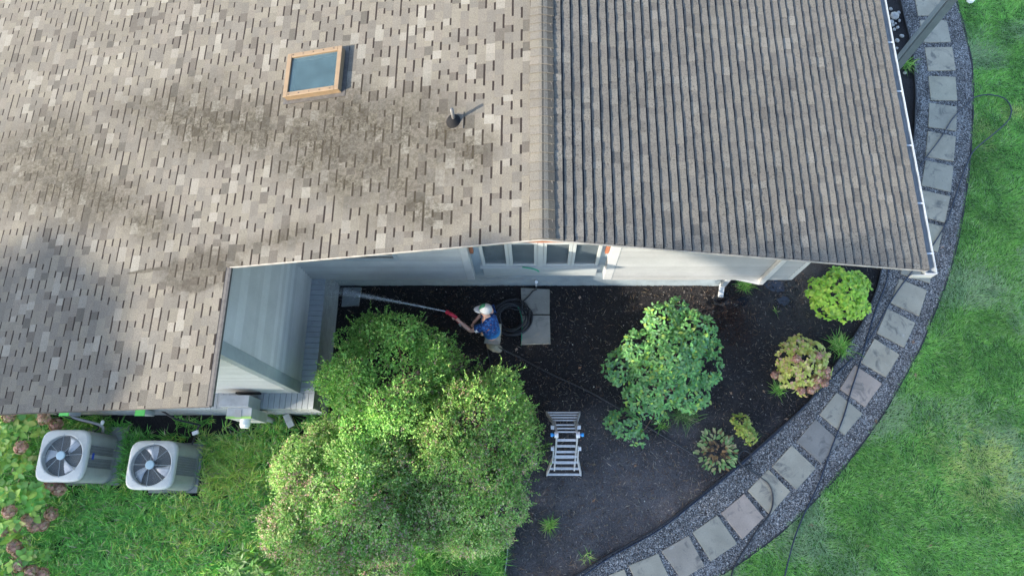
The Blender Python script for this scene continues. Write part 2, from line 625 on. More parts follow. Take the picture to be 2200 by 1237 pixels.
STAINS = [(450, 265, 1.0, 0.45, -0.3), (690, 310, 1.0, 0.5, -0.35), (820, 350, 0.9, 0.45, -0.45), (90, 370, 1.0, 0.5, -0.2), (800, 280, 0.8, 0.5, -0.2), (60, 330, 0.75, 0.42, 0.2), (130, 400, 0.8, 0.40, -0.3), (230, 430, 0.6, 0.30, -0.35), (400, 255, 0.75, 0.36, -0.2), (520, 270, 0.6, 0.35, -0.35),
          (640, 300, 0.55, 0.35, -0.3), (650, 350, 0.45, 0.28, -0.3), (760, 260, 0.75, 0.5, -0.2), (860, 300, 0.5, 0.35, -0.4), (730, 390, 0.5, 0.22, -0.4),
          (860, 400, 0.5, 0.25, -0.4), (900, 440, 0.4, 0.2, -0.5), (950, 280, 0.4, 0.25, 0.0), (1010, 320, 0.3, 0.25, 0.0), (560, 300, 0.5, 0.3, -0.3),
          (600, 515, 0.5, 0.14, 0.1), (300, 480, 0.35, 0.2, -0.3)]
MT['shingle'] = m_shingle()
MT['mulch'] = m_mulch()
MT['gravel'] = m_gravel()
MT['bluestone'] = m_stone()
MT['lawn_soil'] = m_soil('lawn_soil', (0.03, 0.07, 0.02), (0.06, 0.13, 0.035))
MT['bed_soil'] = m_soil('bed_soil', (0.010, 0.012, 0.006), (0.03, 0.035, 0.014))
MT['brick'] = m_brick()
MT['shirt'] = m_shirt()
MT['water'] = m_water()
MT['jet'] = m_jet()

# ------------------------------------------------------------------ ground, bed, gravel path
INNER_PX = [(1915, -70), (1931, 0), (1944, 55), (1957, 113), (1964, 194), (1963, 259), (1958, 317), (1942, 410), (1920, 500), (1893, 574), (1884, 613), (1859, 677),
            (1838, 714), (1795, 780), (1735, 864), (1667, 926), (1620, 968), (1574, 1007), (1491, 1074), (1414, 1132), (1305, 1193), (1234, 1237), (1130, 1290)]
OUTER_PX = [(2030, -70), (2052, 0), (2065, 42), (2080, 107), (2088, 155), (2089, 226), (2086, 291), (2080, 372), (2067, 460), (2058, 513), (2033, 602), (2003, 680),
            (1973, 752), (1937, 819), (1891, 897), (1820, 993), (1776, 1047), (1700, 1122), (1642, 1170), (1545, 1237), (1430, 1300)]
inner = crom([P(*p) for p in INNER_PX], 6)
outer = crom([P(*p) for p in OUTER_PX], 6)


def resample(pts, n):
    d = [0]
    for a, b in zip(pts, pts[1:]):
        d.append(d[-1] + (b - a).length)
    out, j = [], 0
    for i in range(n):
        t = d[-1] * i / (n - 1)
        while j < len(d) - 2 and d[j + 1] < t:
            j += 1
        out.append(pts[j].lerp(pts[j + 1], (t - d[j]) / max(d[j + 1] - d[j], 1e-9)))
    return out


inner, outer = resample(inner, 150), resample(outer, 150)

g = MB()
g.add([(-150, -150, -0.06), (150, -150, -0.06), (150, 150, -0.06), (-150, 150, -0.06)], [(0, 1, 2, 3)])
tag(g.build('ground', MT['lawn_soil'], origin=(0, 0, 0)), kind='structure')

# lawn sheet right of the path
lawn_poly = [(p.x, p.y) for p in outer] + [(3.0, -6.0), (22, -6), (22, 20), (outer[0].x, 20)]
lw = MB()
lw.prism(lawn_poly, -0.05, 0.012)
lawn = tag(lw.build('lawn', MT['lawn_soil'], origin=(0, 0, 0)), kind='structure')

# mulch bed: a gently uneven sheet
bed_poly = [(p.x, p.y) for p in inner] + [(0.0, -4), (-16, -4), (-16, 5.2), (4.0, 5.2), (4.0, 14), (inner[0].x, 14)]
bed_poly_wide = [((a.x * 0.7 + b.x * 0.3), (a.y * 0.7 + b.y * 0.3)) for a, b in zip(inner, outer)] + bed_poly[len(inner):]
step = 0.07
gx, gy = np.meshgrid(np.arange(-12, 10.0, step), np.arange(-3.2, 13, step), indexing='ij')
gz = vnoise(gx, gy, 1.3) * 0.012 + vnoise(gx + 9, gy, 5.0) * 0.008 + vnoise(gx, gy + 5, 13.0) * 0.006 - 0.012
ok = inside(gx.ravel(), gy.ravel(), bed_poly_wide).reshape(gx.shape)
cell = ok[:-1, :-1] & ok[1:, :-1] & ok[:-1, 1:] & ok[1:, 1:]
idx = np.arange(gx.size).reshape(gx.shape)
q = np.stack([idx[:-1, :-1][cell], idx[1:, :-1][cell], idx[1:, 1:][cell], idx[:-1, 1:][cell]], 1)
bed = np_mesh('mulch_bed', np.stack([gx.ravel(), gy.ravel(), gz.ravel()], 1), q, 1.0, MT['mulch'], smooth=True)
tag(bed, kind='structure')

# gravel path
gp = MB()
vs, fs = [], []
for a, b in zip(inner, outer):
    for k in range(7):
        p = a.lerp(b, k / 6)
        vs.append((p.x, p.y, 0.028 + 0.008 * math.sin(p.x * 5 + k) * math.cos(p.y * 6)))
for i in range(len(inner) - 1):
    for k in range(6):
        fs.append((i * 7 + k, i * 7 + k + 1, (i + 1) * 7 + k + 1, (i + 1) * 7 + k))
gp.add(vs, fs)
path = tag(gp.build('gravel_path', MT['gravel'], origin=(0, 0, 0), smooth=True), kind='structure')

PAVERS = [((1966, -5), (2027, -5), (2030, 32), (1973, 34)), ((1976, 44), (2034, 43), (2043.5, 90), (1986, 92)), ((1987.6, 102), (2046, 101), (2054, 151), (1995, 152)),
          ((1995, 163), (2053, 165.5), (2057, 216), (2000.5, 215)), ((1997, 221), (2055.5, 229.5), (2055, 280.6), (1995, 272.5)),
          ((1994, 282), (2054, 293.5), (2049, 346.6), (1989, 336)), ((1989, 344), (2049, 357), (2043, 412), (1980, 398)), ((1980, 408), (2042, 422), (2030, 478), (1970, 462)),
          ((1968, 470), (2027, 487), (2015.7, 541), (1955, 522)), ((1947, 532), (2009, 553), (1998, 608), (1935, 588)), ((1932, 598.7), (1992, 623), (1975, 678.7), (1914, 650)),
          ((1907, 662), (1966.6, 693), (1943, 746), (1884, 715)), ((1879, 727), (1933, 761.6), (1903.6, 810), (1850, 778)), ((1837, 783.6), (1895.5, 823.5), (1859, 874), (1805, 835)),
          ((1798, 842), (1853.5, 888), (1815, 934), (1761, 890)), ((1752, 900), (1805, 947.7), (1764, 995), (1711.6, 947.7)), ((1701, 956), (1753, 1005), (1711.6, 1051), (1659, 1002)),
          ((1651, 1007.5), (1698, 1055), (1654.5, 1105.7), (1607, 1053)), ((1599, 1060), (1641.6, 1111), (1595, 1158), (1549.5, 1101.5)),
          ((1541.5, 1106), (1584, 1167), (1528, 1205), (1488, 1143)), ((1479.5, 1149.7), (1514, 1214), (1465, 1245), (1421, 1183)),
          ((1414, 1188), (1445, 1255), (1383, 1288), (1351, 1214)), ((1341, 1222), (1370, 1290), (1305, 1320), (1275, 1248))]
TONES = [(0.295, 0.268, 0.205), (0.275, 0.255, 0.20), (0.31, 0.278, 0.21), (0.285, 0.262, 0.195), (0.265, 0.248, 0.196)]
for i, q4 in enumerate(PAVERS):
    pts = [P(u, v, 0.055) for u, v in q4]
    col = (0.30, 0.245, 0.20) if i in (13, 18) else TONES[i % 5]
    if i == 15: col = (0.19, 0.18, 0.16)
    if i == 20: col = (0.27, 0.24, 0.195)
    b = MB()
    tl = [rnd.uniform(-0.004, 0.004) for _ in pts]
    b.add([(p.x, p.y, 0.0) for p in pts] + [(p.x, p.y, 0.055 + e) for p, e in zip(pts, tl)],
          [(0, 1, 2, 3), (7, 6, 5, 4), (0, 4, 5, 1), (1, 5, 6, 2), (2, 6, 7, 3), (3, 7, 4, 0)], col)
    cen = sum(pts, Vector()) / 4
    b.build('paver', MT['bluestone'], path, origin=(cen.x, cen.y, 0), bevel=0.006)


# gravel stones lying proud of the sheet
def scatter_strip(n, lo=0.02, hi=0.98):
    i = rng.integers(0, len(inner) - 1, n)
    t = rng.random(n)[:, None]
    A, B = np.array(inner), np.array(outer)
    a = A[i] * (1 - t) + A[i + 1] * t
    b = B[i] * (1 - t) + B[i + 1] * t
    k = (lo + (hi - lo) * rng.random(n))[:, None]
    return a * (1 - k) + b * k


def pebbles(pts, r, col):
    n = len(pts)
    base = np.array([(1, 0, 0), (0, 1, 0), (-1, 0, 0), (0, -1, 0), (0, 0, 0.8), (0, 0, -0.6)])
    ang = rng.random(n) * 6.28
    sc = r[:, None] * rng.uniform(0.6, 1.4, (n, 3))
    loc = base[None] * sc[:, None, :] + rng.normal(0, 0.12, (n, 6, 3)) * r[:, None, None]
    ca, sa = np.cos(ang)[:, None], np.sin(ang)[:, None]
    x = loc[..., 0] * ca - loc[..., 1] * sa
    y = loc[..., 0] * sa + loc[..., 1] * ca
    V = np.stack([x, y, loc[..., 2]], -1) + pts[:, None, :]
    T = np.array([(0, 1, 4), (1, 2, 4), (2, 3, 4), (3, 0, 4), (1, 0, 5), (2, 1, 5), (3, 2, 5), (0, 3, 5)])
    T = (T[None] + (np.arange(n) * 6)[:, None, None]).reshape(-1, 3)
    return V.reshape(-1, 3), T, np.repeat(col, 6, axis=0)


pp = scatter_strip(52000)
on = np.zeros(len(pp), dtype=bool)
for q4 in PAVERS:
    on |= inside(pp[:, 0], pp[:, 1], [P(u, v, 0.055) for u, v in q4])
pp = pp[~on]
pp[:, 2] = 0.032
dens = vnoise(pp[:, 0], pp[:, 1], 2.0)
pp = pp[(dens > -0.7) | (rng.random(len(pp)) < 0.35)]
sh = rng.random(len(pp)) ** 2.1
pc = np.stack([0.03 + 0.42 * sh, 0.03 + 0.42 * sh, 0.032 + 0.41 * sh], 1)
V, T, cc = pebbles(pp, rng.uniform(0.007, 0.016, len(pp)), pc)
tag(np_mesh('gravel_stones', V, T, cc, MT['attr_matte'], path), kind='stuff')


def edging(name, line, zt, label, w=0.012):
    b = MB()
    vs, fs = [], []
    n = len(line)
    for i in range(n):
        t = (line[min(i + 1, n - 1)] - line[max(i - 1, 0)]).normalized()
        s = Vector((-t.y, t.x, 0)) * w
        wob = 0.006 * math.sin(i * 0.9)
        for (k, z) in ((-1, -0.03), (-1, zt + wob), (1, zt + wob), (1, -0.03)):
            p = line[i] + s * k
            vs.append((p.x, p.y, z))
    for i in range(n - 1):
        for k in range(3):
            fs.append((i * 4 + k, i * 4 + k + 1, (i + 1) * 4 + k + 1, (i + 1) * 4 + k))
    b.add(vs, fs)
    return tag(b.build(name, MT['black_plastic']), label, 'edging', 'garden edging strips')


edging('bed_edging', inner, 0.075, 'black plastic edging strip between mulch bed and gravel path')
edging('lawn_edging', outer, 0.045, 'thin black edging strip between gravel path and lawn')

# ------------------------------------------------------------------ house
house = empty('house', (0, 6, 0), 'grey shingled low gabled house with white siding and a painted brick plinth', 'house')
aL, aR = math.atan(SL), math.atan(SR)


def slope_pt(side, s, y, h):
    if side < 0:
        return (XR - s * math.cos(aL) - h * math.sin(aL), y, ZR - s * math.sin(aL) + h * math.cos(aL))
    return (XR + s * math.cos(aR) + h * math.sin(aR), y, ZR - s * math.sin(aR) + h * math.cos(aR))


deckL = MB()
deckL.prism([(XN, YR + 0.012), (XR, YR + 0.012), (XR, YB), (XN, YB)], lambda x, y: zL(x) - 0.055, lambda x, y: zL(x) - 0.004)
deckL.prism([(XW, YL + 0.012), (XN - 0.001, YL + 0.012), (XN - 0.001, YB), (XW, YB)], lambda x, y: zL(x) - 0.055, lambda x, y: zL(x) - 0.004)
roofL = deckL.build('roof_slope', MT['roof_edge'], house)
deckR = MB()
deckR.prism([(XR + 0.001, YR + 0.012), (XE, YR + 0.012), (XE, YB), (XR + 0.001, YB)], lambda x, y: zRt(x) - 0.055, lambda x, y: zRt(x) - 0.004)
roofR = deckR.build('roof_slope', MT['roof_edge'], house)
roofL['label'] = 'sunlit slope left of the ridge'
roofR['label'] = 'slope right of the ridge in raking light'

EXPO = 0.127
SHADES = [(0.145, 0.132, 0.105), (0.131, 0.119, 0.098), (0.119, 0.109, 0.091), (0.136, 0.122, 0.100), (0.140, 0.127, 0.102), (0.124, 0.114, 0.095),
          (0.187, 0.175, 0.145), (0.173, 0.160, 0.133), (0.092, 0.082, 0.068), (0.083, 0.076, 0.063)]
WEIGHT = [6, 5, 5, 5, 6, 5, 1.6, 2.2, 1.8, 1.2]


def shingle_piece(side, s0, s1, y0, y1, tooth, col):
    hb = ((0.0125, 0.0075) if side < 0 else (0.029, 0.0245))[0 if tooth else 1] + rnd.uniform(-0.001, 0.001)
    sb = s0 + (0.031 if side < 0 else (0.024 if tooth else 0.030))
    h0 = 0.001
    hm = h0 + (hb - h0) * (sb - s0) / (s1 - s0)
    j = rnd.uniform(-0.001, 0.001)
    s1 = s1 + j
    p = lambda s, y, h: slope_pt(side, s, y, h)
    v = [p(s0, y0, h0), p(s0, y1, h0), p(sb, y1, hm), p(sb, y0, hm),
         p(sb, y0, hm), p(sb, y1, hm), p(s1, y1, hb), p(s1, y0, hb),
         p(s1, y0, -0.003), p(s1, y1, -0.003), p(s0, y0, -0.003), p(s0, y1, -0.003)]
    f = [(0, 1, 2, 3), (4, 5, 6, 7), (7, 6, 9, 8), (0, 3, 7, 8, 10), (1, 11, 9, 6, 2)]
    band = (0.020, 0.015, 0.013) if (not tooth and side < 0) else ((0.013, 0.014, 0.018) if side > 0 else col)  # printed dark band; right slope's also paints in the shadow below each course
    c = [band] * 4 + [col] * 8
    return v, f, c


pieces = []                                                     # (apparent size, side, verts, faces, colours)
camv = np.array((0, 0, CAMH))
for side in (-1, 1):
    smax = (XR - XW) / math.cos(aL) if side < 0 else (XE - XR + 0.03) / math.cos(aR)
    k = 0
    while k * EXPO < smax - 0.06:
        s0, s1 = k * EXPO, ((k + 1) * EXPO if smax - (k + 1) * EXPO > 0.06 else smax)
        xm = slope_pt(side, (s0 + s1) / 2, 0, 0)[0]
        y = YR if (side > 0 or xm > XN) else YL
        y -= 0.0
        first = True
        tooth = rnd.random() < 0.5
        while y < YB:
            w = rnd.choice((0.13, 0.16, 0.19, 0.22, 0.26)) if tooth else rnd.choice((0.10, 0.13, 0.16, 0.2, 0.24))
            w *= rnd.uniform(0.72, 0.95)
            if first: w *= rnd.uniform(0.3, 1.0)
            first = False
            y1 = min(y + w, YB)
            col = rnd.choices(SHADES, WEIGHT)[0]
            e = rnd.uniform(0.92, 1.08)
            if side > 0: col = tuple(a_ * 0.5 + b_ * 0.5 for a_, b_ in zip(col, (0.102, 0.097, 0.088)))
            col = tuple(c * e for c in col)
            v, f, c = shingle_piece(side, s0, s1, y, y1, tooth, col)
            a = np.array(v).mean(0)
            size = (y1 - y) * (s1 - s0) / ((a - camv) ** 2).sum()
            # in the frame of the photograph?
            dz = CAMH - a[2]
            vis = a[1] < 0.84 * dz - 0.1 and -0.88 * dz < a[0] < 0.9 * dz
            pieces.append((size if vis else 0, side, v, f, c))
            y = y1
            tooth = (not tooth) if rnd.random() < 0.8 else tooth
        k += 1
cut = sorted((p[0] for p in pieces), reverse=True)[300]
rest = {-1: MB(), 1: MB()}
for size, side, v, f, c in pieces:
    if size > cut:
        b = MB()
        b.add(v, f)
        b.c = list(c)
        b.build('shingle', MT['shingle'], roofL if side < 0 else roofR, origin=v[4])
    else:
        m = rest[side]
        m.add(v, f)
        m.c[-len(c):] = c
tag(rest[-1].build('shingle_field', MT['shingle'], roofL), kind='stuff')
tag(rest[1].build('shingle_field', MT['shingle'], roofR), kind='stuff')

# ridge caps, each a folded piece lapping the next
y = YR - 0.004
while y < 9.6:
    ln = 0.128
    wl, wr = 0.150, 0.150
    b = MB()
    e_ = rnd.uniform(0.95, 1.12)
    col = tuple(c * e_ for c in rnd.choice(SHADES[:6]))
    top0, top1 = 0.034 + rnd.uniform(-0.002, 0.003), 0.020
    sec = []
    for (yy, h) in ((y, top0), (y + ln + 0.03, top1)):
        el = wl + rnd.uniform(-0.006, 0.006)
        er = wr + rnd.uniform(-0.008, 0.008)
        sec.append([slope_pt(-1, el, yy, h), slope_pt(-1, 0.03, yy, h + 0.001), (XR, yy, ZR + h - 0.003), slope_pt(1, 0.03, yy, h + 0.001), slope_pt(1, er, yy, h)])
    lo = [[(p[0], p[1], p[2] - 0.016) for p in s] for s in sec]
    vs = sec[0] + sec[1] + lo[0] + lo[1]
    fs = [(i, i + 1, 6 + i, 5 + i) for i in range(4)] + [(i, 10 + i, 11 + i, i + 1) for i in range(4)] + [(0, 5, 15, 10), (4, 14, 19, 9)]
    b.add(vs, fs, col)
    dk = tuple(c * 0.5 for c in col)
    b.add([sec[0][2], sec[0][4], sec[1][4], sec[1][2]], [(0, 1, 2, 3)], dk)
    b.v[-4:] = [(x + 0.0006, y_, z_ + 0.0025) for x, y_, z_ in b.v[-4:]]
    b.build('ridge_cap', MT['shingle'], house, origin=(XR, y, ZR), smooth=False)
    y += ln

# rake trims: thin white metal edge
tr = MB()
tr.bar((XN - 0.0, YR, zL(XN) - 0.022), (XR, YR, ZR - 0.022), 0.018, 0.032)
tr.bar((XR, YR, ZR - 0.022), (XE + 0.02, YR, zRt(XE + 0.02) - 0.022), 0.018, 0.032)
tr.build('rake_trim', MT['drip_edge'], house)
tr = MB()
tr.bar((XW, YL, zL(XW) - 0.03), (XN, YL, zL(XN) - 0.03), 0.02, 0.045)
tr.bar((XN + 0.012, YL, zL(XN) - 0.03), (XN + 0.012, YR, zL(XN) - 0.03), 0.03, 0.05)
tr.build('rake_trim', MT['roof_edge'], house)
so_ = MB()
so_.prism([(XR, YR + 0.02), (XE - 0.03, YR + 0.02), (XE - 0.03, YM + 0.3), (XR, YM + 0.3)], lambda x, y: zRt(x) - 0.075, lambda x, y: zRt(x) - 0.056)
so_.prism([(XN + 0.02, YR + 0.02), (XR - 0.001, YR + 0.02), (XR - 0.001, YM + 0.3), (XN + 0.02, YM + 0.3)], lambda x, y: zL(x) - 0.075, lambda x, y: zL(x) - 0.056)
so_.build('soffit', MT['brown_wood'], house)

# body of the house behind the cladding
wall = MB()
wall.prism([(XS + 0.05, YM + 0.12), (4.86, YM + 0.12), (4.86, YB - 0.3), (XS + 0.05, YB - 0.3)], 0.93, lambda x, y: (zRt(x) if x > 0 else zL(x)) - 0.08)
wall.build('core_wall', MT['grey_wall'], house)
w2 = MB()
w2.prism([(XW + 0.35, YS + 0.05), (XS - 0.05, YS + 0.05), (XS - 0.05, YB - 0.3), (XW + 0.35, YB - 0.3)], 0.0, lambda x, y: zL(x) - 0.08)
w2.build('core_wall', MT['grey_wall'], house)
fd = MB()
fd.box(XB - 0.3, 3.83, YF, YB - 0.3, -0.15, 0.925)
fd.build('foundation', MT['grey_wall'], house)


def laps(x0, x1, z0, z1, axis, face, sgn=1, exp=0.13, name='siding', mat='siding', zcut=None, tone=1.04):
    """lap siding: boards running along axis, bottom edge of every board proud of the one below"""
    m = MB()
    z = z0
    n = 0
    while z < z1 - 0.01:
        zt = min(z + exp, z1)
        a, b_ = face + sgn * 0.0, face
        d0, d1 = 0.030, -0.004
        dx0, dx1 = x0, x1
        if zcut: dx0, dx1 = zcut(zt, x0, x1)
        pr = [(d0, z), (d1, zt), (-0.025, zt), (-0.025, z)]
        e_ = rnd.uniform(0.88, 1.06)
        vs = []
        for xx in (dx0, dx1):
            for (dd, zz) in pr:
                vs.append((xx, face - sgn * dd, zz) if axis == 'x' else (face + sgn * dd, xx, zz))
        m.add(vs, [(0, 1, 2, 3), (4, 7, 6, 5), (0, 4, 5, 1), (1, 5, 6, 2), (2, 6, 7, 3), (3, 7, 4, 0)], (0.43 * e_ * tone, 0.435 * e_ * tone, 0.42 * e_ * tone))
        z = zt
    return m.build(name, MT[mat], house)


# main gable wall: two proud boxes of siding either side of the window recess
bx = MB()
bx.box(XS + 0.06, -1.30, YM + 0.026, YM + 0.13, 0.945, 4.50, (0.4, 0.41, 0.42))
bx.box(1.46, 4.87, YM + 0.026, YM + 0.13, 0.945, 4.50, (0.4, 0.41, 0.42))
bx.build('siding_backing', MT['siding'], house)
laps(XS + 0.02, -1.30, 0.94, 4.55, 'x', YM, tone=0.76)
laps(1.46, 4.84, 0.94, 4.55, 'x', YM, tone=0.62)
t1 = MB()
t1.box(-1.30, -1.16, YM - 0.025, YM + 0.135, 0.942, 4.5)
t1.build('corner_trim', MT['white_paint'], house, bevel=0.006)
t1 = MB()
t1.box(1.30, 1.46, YM - 0.025, YM + 0.135, 0.942, 4.5)
t1.build('corner_trim', MT['white_paint'], house, bevel=0.006)
t1 = MB()
t1.box(4.84, 4.93, YM - 0.028, YM + 0.10, 0.935, 4.48)
t1.box(4.872, 4.93, YM + 0.10, YM + 5.8, 0.935, 4.48)
t1.build('corner_trim', MT['white_paint'], house, bevel=0.006)

# window recess
wy = YM + 0.105
win = MB()
win.box(-1.155, 1.295, wy + 0.03, wy + 0.06, 0.95, 4.4)
bay = win.build('window_bay', MT['grey_wall'], house)
hd = MB()
hd.box(-1.15, 1.29, wy - 0.03, wy + 0.028, 2.62, 4.4)
hd.box(-1.15, -1.09, wy - 0.034, wy + 0.026, 2.1, 2.618)
hd.box(1.23, 1.29, wy - 0.034, wy + 0.026, 2.1, 2.618)
hd.build('header_board', MT['brown_wood'], bay)
sp = MB()
sp.box(-0.98, 1.16, wy - 0.055, wy + 0.028, 0.955, 1.44)
sp.build('sill_panel', MT['window_white'], bay, bevel=0.008)
sp = MB()
sp.box(-1.02, 1.20, wy - 0.085, wy + 0.027, 1.442, 1.475)
sp.build('window_sill', MT['window_white'], bay, bevel=0.005)
fr = MB()
XS4 = [(-0.98, -0.47), (-0.47, 0.04), (0.14, 0.65), (0.65, 1.16)]
fr.box(0.042, 0.138, wy - 0.05, wy + 0.026, 1.477, 2.618)
fr.build('mullion', MT['window_white'], bay)
for (a, b_) in XS4:
    f = MB()
    f.box(a + 0.002, a + 0.062, wy - 0.04, wy + 0.024, 1.477, 2.617)
    f.box(b_ - 0.062, b_ - 0.002, wy - 0.04, wy + 0.024, 1.477, 2.617)
    f.box(a + 0.0625, b_ - 0.0625, wy - 0.038, wy + 0.022, 1.477, 1.545)
    f.box(a + 0.0625, b_ - 0.0625, wy - 0.038, wy + 0.022, 2.55, 2.617)
    fo = f.build('window_frame', MT['window_white'], bay, bevel=0.006)
    g_ = MB()
    g_.box(a + 0.064, b_ - 0.064, wy - 0.012, wy - 0.004, 1.547, 2.548)
    g_.build('pane', MT['pane'], bay)
    g_ = MB()
    g_.box(a + 0.066, b_ - 0.066, wy + 0.016, wy + 0.022, 1.55, 1.98)
    g_.build('blind', MT['blind'], bay)
    g_ = MB()
    g_.box(a + 0.066, b_ - 0.066, wy + 0.0235, wy + 0.028, 1.982, 2.546)
    g_.build('room_beyond', MT['dark_room'], bay)

# small window half hidden by the rake further left
sw = MB()
sw.box(-3.35, -2.4, YM - 0.035, YM + 0.012, 2.02, 2.10)
sw.box(-2.48, -2.4, YM - 0.034, YM + 0.012, 2.102, 3.2)
sw.box(-3.35, -3.27, YM - 0.034, YM + 0.012, 2.102, 3.2)
s2 = sw.build('side_window', MT['grey_trim'], house)
sw = MB()
sw.box(-3.268, -2.482, YM - 0.024, YM - 0.02, 2.103, 3.2)
sw.build('pane', MT['pane'], s2)

# left wing cladding
laps(YS, YM + 0.02, 0.985, 4.72, 'y', XS)
laps(XW + 0.4, XS - 0.12, 0.985, 4.55, 'x', YS, zcut=lambda z, a, b: (max(a, XR - (ZR - z - 0.1) / SL), b))
ct = MB()
ct.box(XS - 0.10, XS + 0.030, YS - 0.032, YS + 0.17, 0.983, 4.7)
ct.build('corner_trim', MT['grey_trim'], house, bevel=0.006)
# painted brick plinth with a rowlock ledge
def tint(c, a, b):
    e = rnd.uniform(a, b)
    return tuple(x * e for x in c)


bc = MB()
BCOL = (0.33, 0.36, 0.375)
z = -0.1
row = 0
while z < 0.90:
    zt = z + 0.064
    yy = YBK + (0.1 if row % 2 else 0.0)
    # right face
    a = YBK + 0.001
    b_ = yy + 0.2 if row % 2 == 0 else yy
    while a < YM + 0.2:
        b2 = min(b_, YM + 0.2)
        bc.box(XB - 0.09, XB + rnd.uniform(-0.003, 0.002), a, b2 - 0.009, z, zt, tint(BCOL, 0.9, 1.06))
        a, b_ = b2, b2 + 0.205
    a = XB - 0.091
    n = 0
    while a > XW + 0.3:
        b2 = a - (0.1 if (row % 2 and n == 0) else 0.205)
        bc.box(b2 + 0.009, a, YBK + rnd.uniform(-0.002, 0.003), YBK + 0.09, z, zt, tint(BCOL, 0.9, 1.06))
        a = b2
        n += 1
    z = zt + 0.009
    row += 1
plinth = bc.build('brick_plinth', MT['brick'], house)
mo = MB()
mo.box(XB - 0.28, XB - 0.008, YBK + 0.008, YM + 0.2, -0.1, 0.905, (0.27, 0.30, 0.32))
mo.box(XW + 0.3, XB - 0.281, YBK + 0.008, YBK + 0.3, -0.1, 0.905, (0.27, 0.30, 0.32))
mo.build('mortar', MT['brick'], plinth)
yy = YBK + 0.285
while yy < YM + 0.1:
    b = MB()
    b.box(XB - 0.29, XB + 0.012, yy, yy + 0.098, 0.906, 0.972 + rnd.uniform(-0.002, 0.003), tint(BCOL, 0.97, 1.04))
    b.build('brick', MT['brick'], plinth, origin=(XB - 0.14, yy + 0.05, 0.9), bevel=0.005)
    yy += 0.103
xx = XB + 0.012
while xx > -9.2:
    b = MB()
    b.box(xx - 0.098, xx, YBK - 0.012, YBK + 0.279, 0.906, 0.972 + rnd.uniform(-0.002, 0.003), tint(BCOL, 0.97, 1.04))
    b.build('brick', MT['brick'], plinth, origin=(xx - 0.05, YBK + 0.14, 0.9), bevel=0.005)
    xx -= 0.103

# gutter along the right eave: an open channel with straps
gt = MB()
prof = [(0.0, 0.0), (0.0, -0.11), (0.105, -0.11), (0.148, -0.06), (0.160, 0.0), (0.140, 0.004), (0.134, -0.054), (0.098, -0.098), (0.012, -0.098), (0.012, 0.0)]
gx0, gz0 = XE - 0.018, zRt(XE) - 0.055 + 0.045
gx0 = XE + 0.002
gz0 = zRt(XE) - 0.03
vs = [(gx0 + a, yy, gz0 + b) for yy in (YR - 0.03, YB) for a, b in prof]
n = len(prof)
gt.add(vs, [(i, (i + 1) % n, n + (i + 1) % n, n + i) for i in range(n)])
gut = gt.build('gutter', MT['gutter'], house)
lp_ = MB()
lp_.tube([(gx0 + 0.152, YR - 0.03, gz0 + 0.004), (gx0 + 0.152, YB, gz0 + 0.004)], 0.006, 6)
lp_.build('gutter_lip', MT['gutter'], gut)
ec = MB()
ec.add([(gx0 + a, yy, gz0 + b) for yy in (YR - 0.045, YR - 0.031) for a, b in prof[:5]], [(4, 3, 2, 1, 0), (5, 6, 7, 8, 9)] + [(i, (i + 1) % 5, 5 + (i + 1) % 5, 5 + i) for i in range(5)])
ec.build('end_cap', MT['white_paint'], gut)
rt = MB()
rt.box(XE - 0.17, gx0 + 0.13, YR - 0.047, YR - 0.0465 + 0.012 - 0.024, gz0 - 0.12, gz0 - 0.02)
rt.build('fascia_return', MT['white_paint'], gut)
for (u, v) in ((1912, 92), (1928, 197), (1947, 313), (1966, 437), (1984, 545)):
    p = P(u, v, gz0)
    b = MB()
    b.box(gx0 - 0.01, gx0 + 0.15, p.y - 0.012, p.y + 0.012, gz0 + 0.005, gz0 + 0.009)
    b.build('gutter_strap', MT['galvanised'], gut)

# downspout on the right part of the main wall, jogging under the overhang to the foundation corner
ds = MB()
xd = 4.33
ds.box(xd - 0.05, xd + 0.05, YM - 0.11, YM - 0.024, 0.88, 4.45)
ds.build('downspout', MT['white_paint'], house, bevel=0.008)
ds = MB()
ds.bar((xd, YM - 0.06, 0.90), (3.80, YF - 0.06, 0.80), 0.10, 0.075)
ds.bar((3.80, YF - 0.06, 0.84), (3.80, YF - 0.06, 0.12), 0.075, 0.10, up=(1, 0, 0))
ds.bar((3.80, YF - 0.05, 0.16), (3.78, YF - 0.26, 0.05), 0.10, 0.075)
ds.build('downspout', MT['galvanised'], house, bevel=0.008)

# skylight
sc = roof_at(681, 164)
sk = empty('skylight_tmp', (0, 0, 0), None, None)
bpy.data.objects.remove(sk)
ex = Vector((math.cos(aL), 0, math.sin(aL)))           # up the slope
ey = Vector((0, 1, 0))
en = Vector((-math.sin(aL), 0, math.cos(aL)))
hx, hy, hh = 0.42, 0.345, 0.10
cb = MB()
for sx in (-1, 1):
    cb.obox(sc + ex * sx * (hx - 0.03) + en * hh / 2, ex * 0.03, ey * hy, en * hh / 2)
for sy in (-1, 1):
    cb.obox(sc + ey * sy * (hy - 0.03) + en * hh / 2, ex * (hx - 0.0605), ey * 0.03, en * hh / 2)
skl = cb.build('skylight', MT['tan_metal'], house, origin=sc)
for sx in (-1, 1):
    b = MB()
    b.obox(sc + ex * sx * (hx - 0.025) + en * (hh + 0.012), ex * 0.034, ey * (hy + 0.009), en * 0.011)
    b.build('frame_bar', MT['tan_metal'], skl, bevel=0.006)
for sy in (-1, 1):
    b = MB()
    b.obox(sc + ey * sy * (hy - 0.025) + en * (hh + 0.012), ex * (hx - 0.0595), ey * 0.034, en * 0.011)
    b.build('frame_bar', MT['tan_metal'], skl, bevel=0.006)
b = MB()
b.obox(sc + en * (hh - 0.004), ex * (hx - 0.062), ey * (hy - 0.062), en * 0.003)
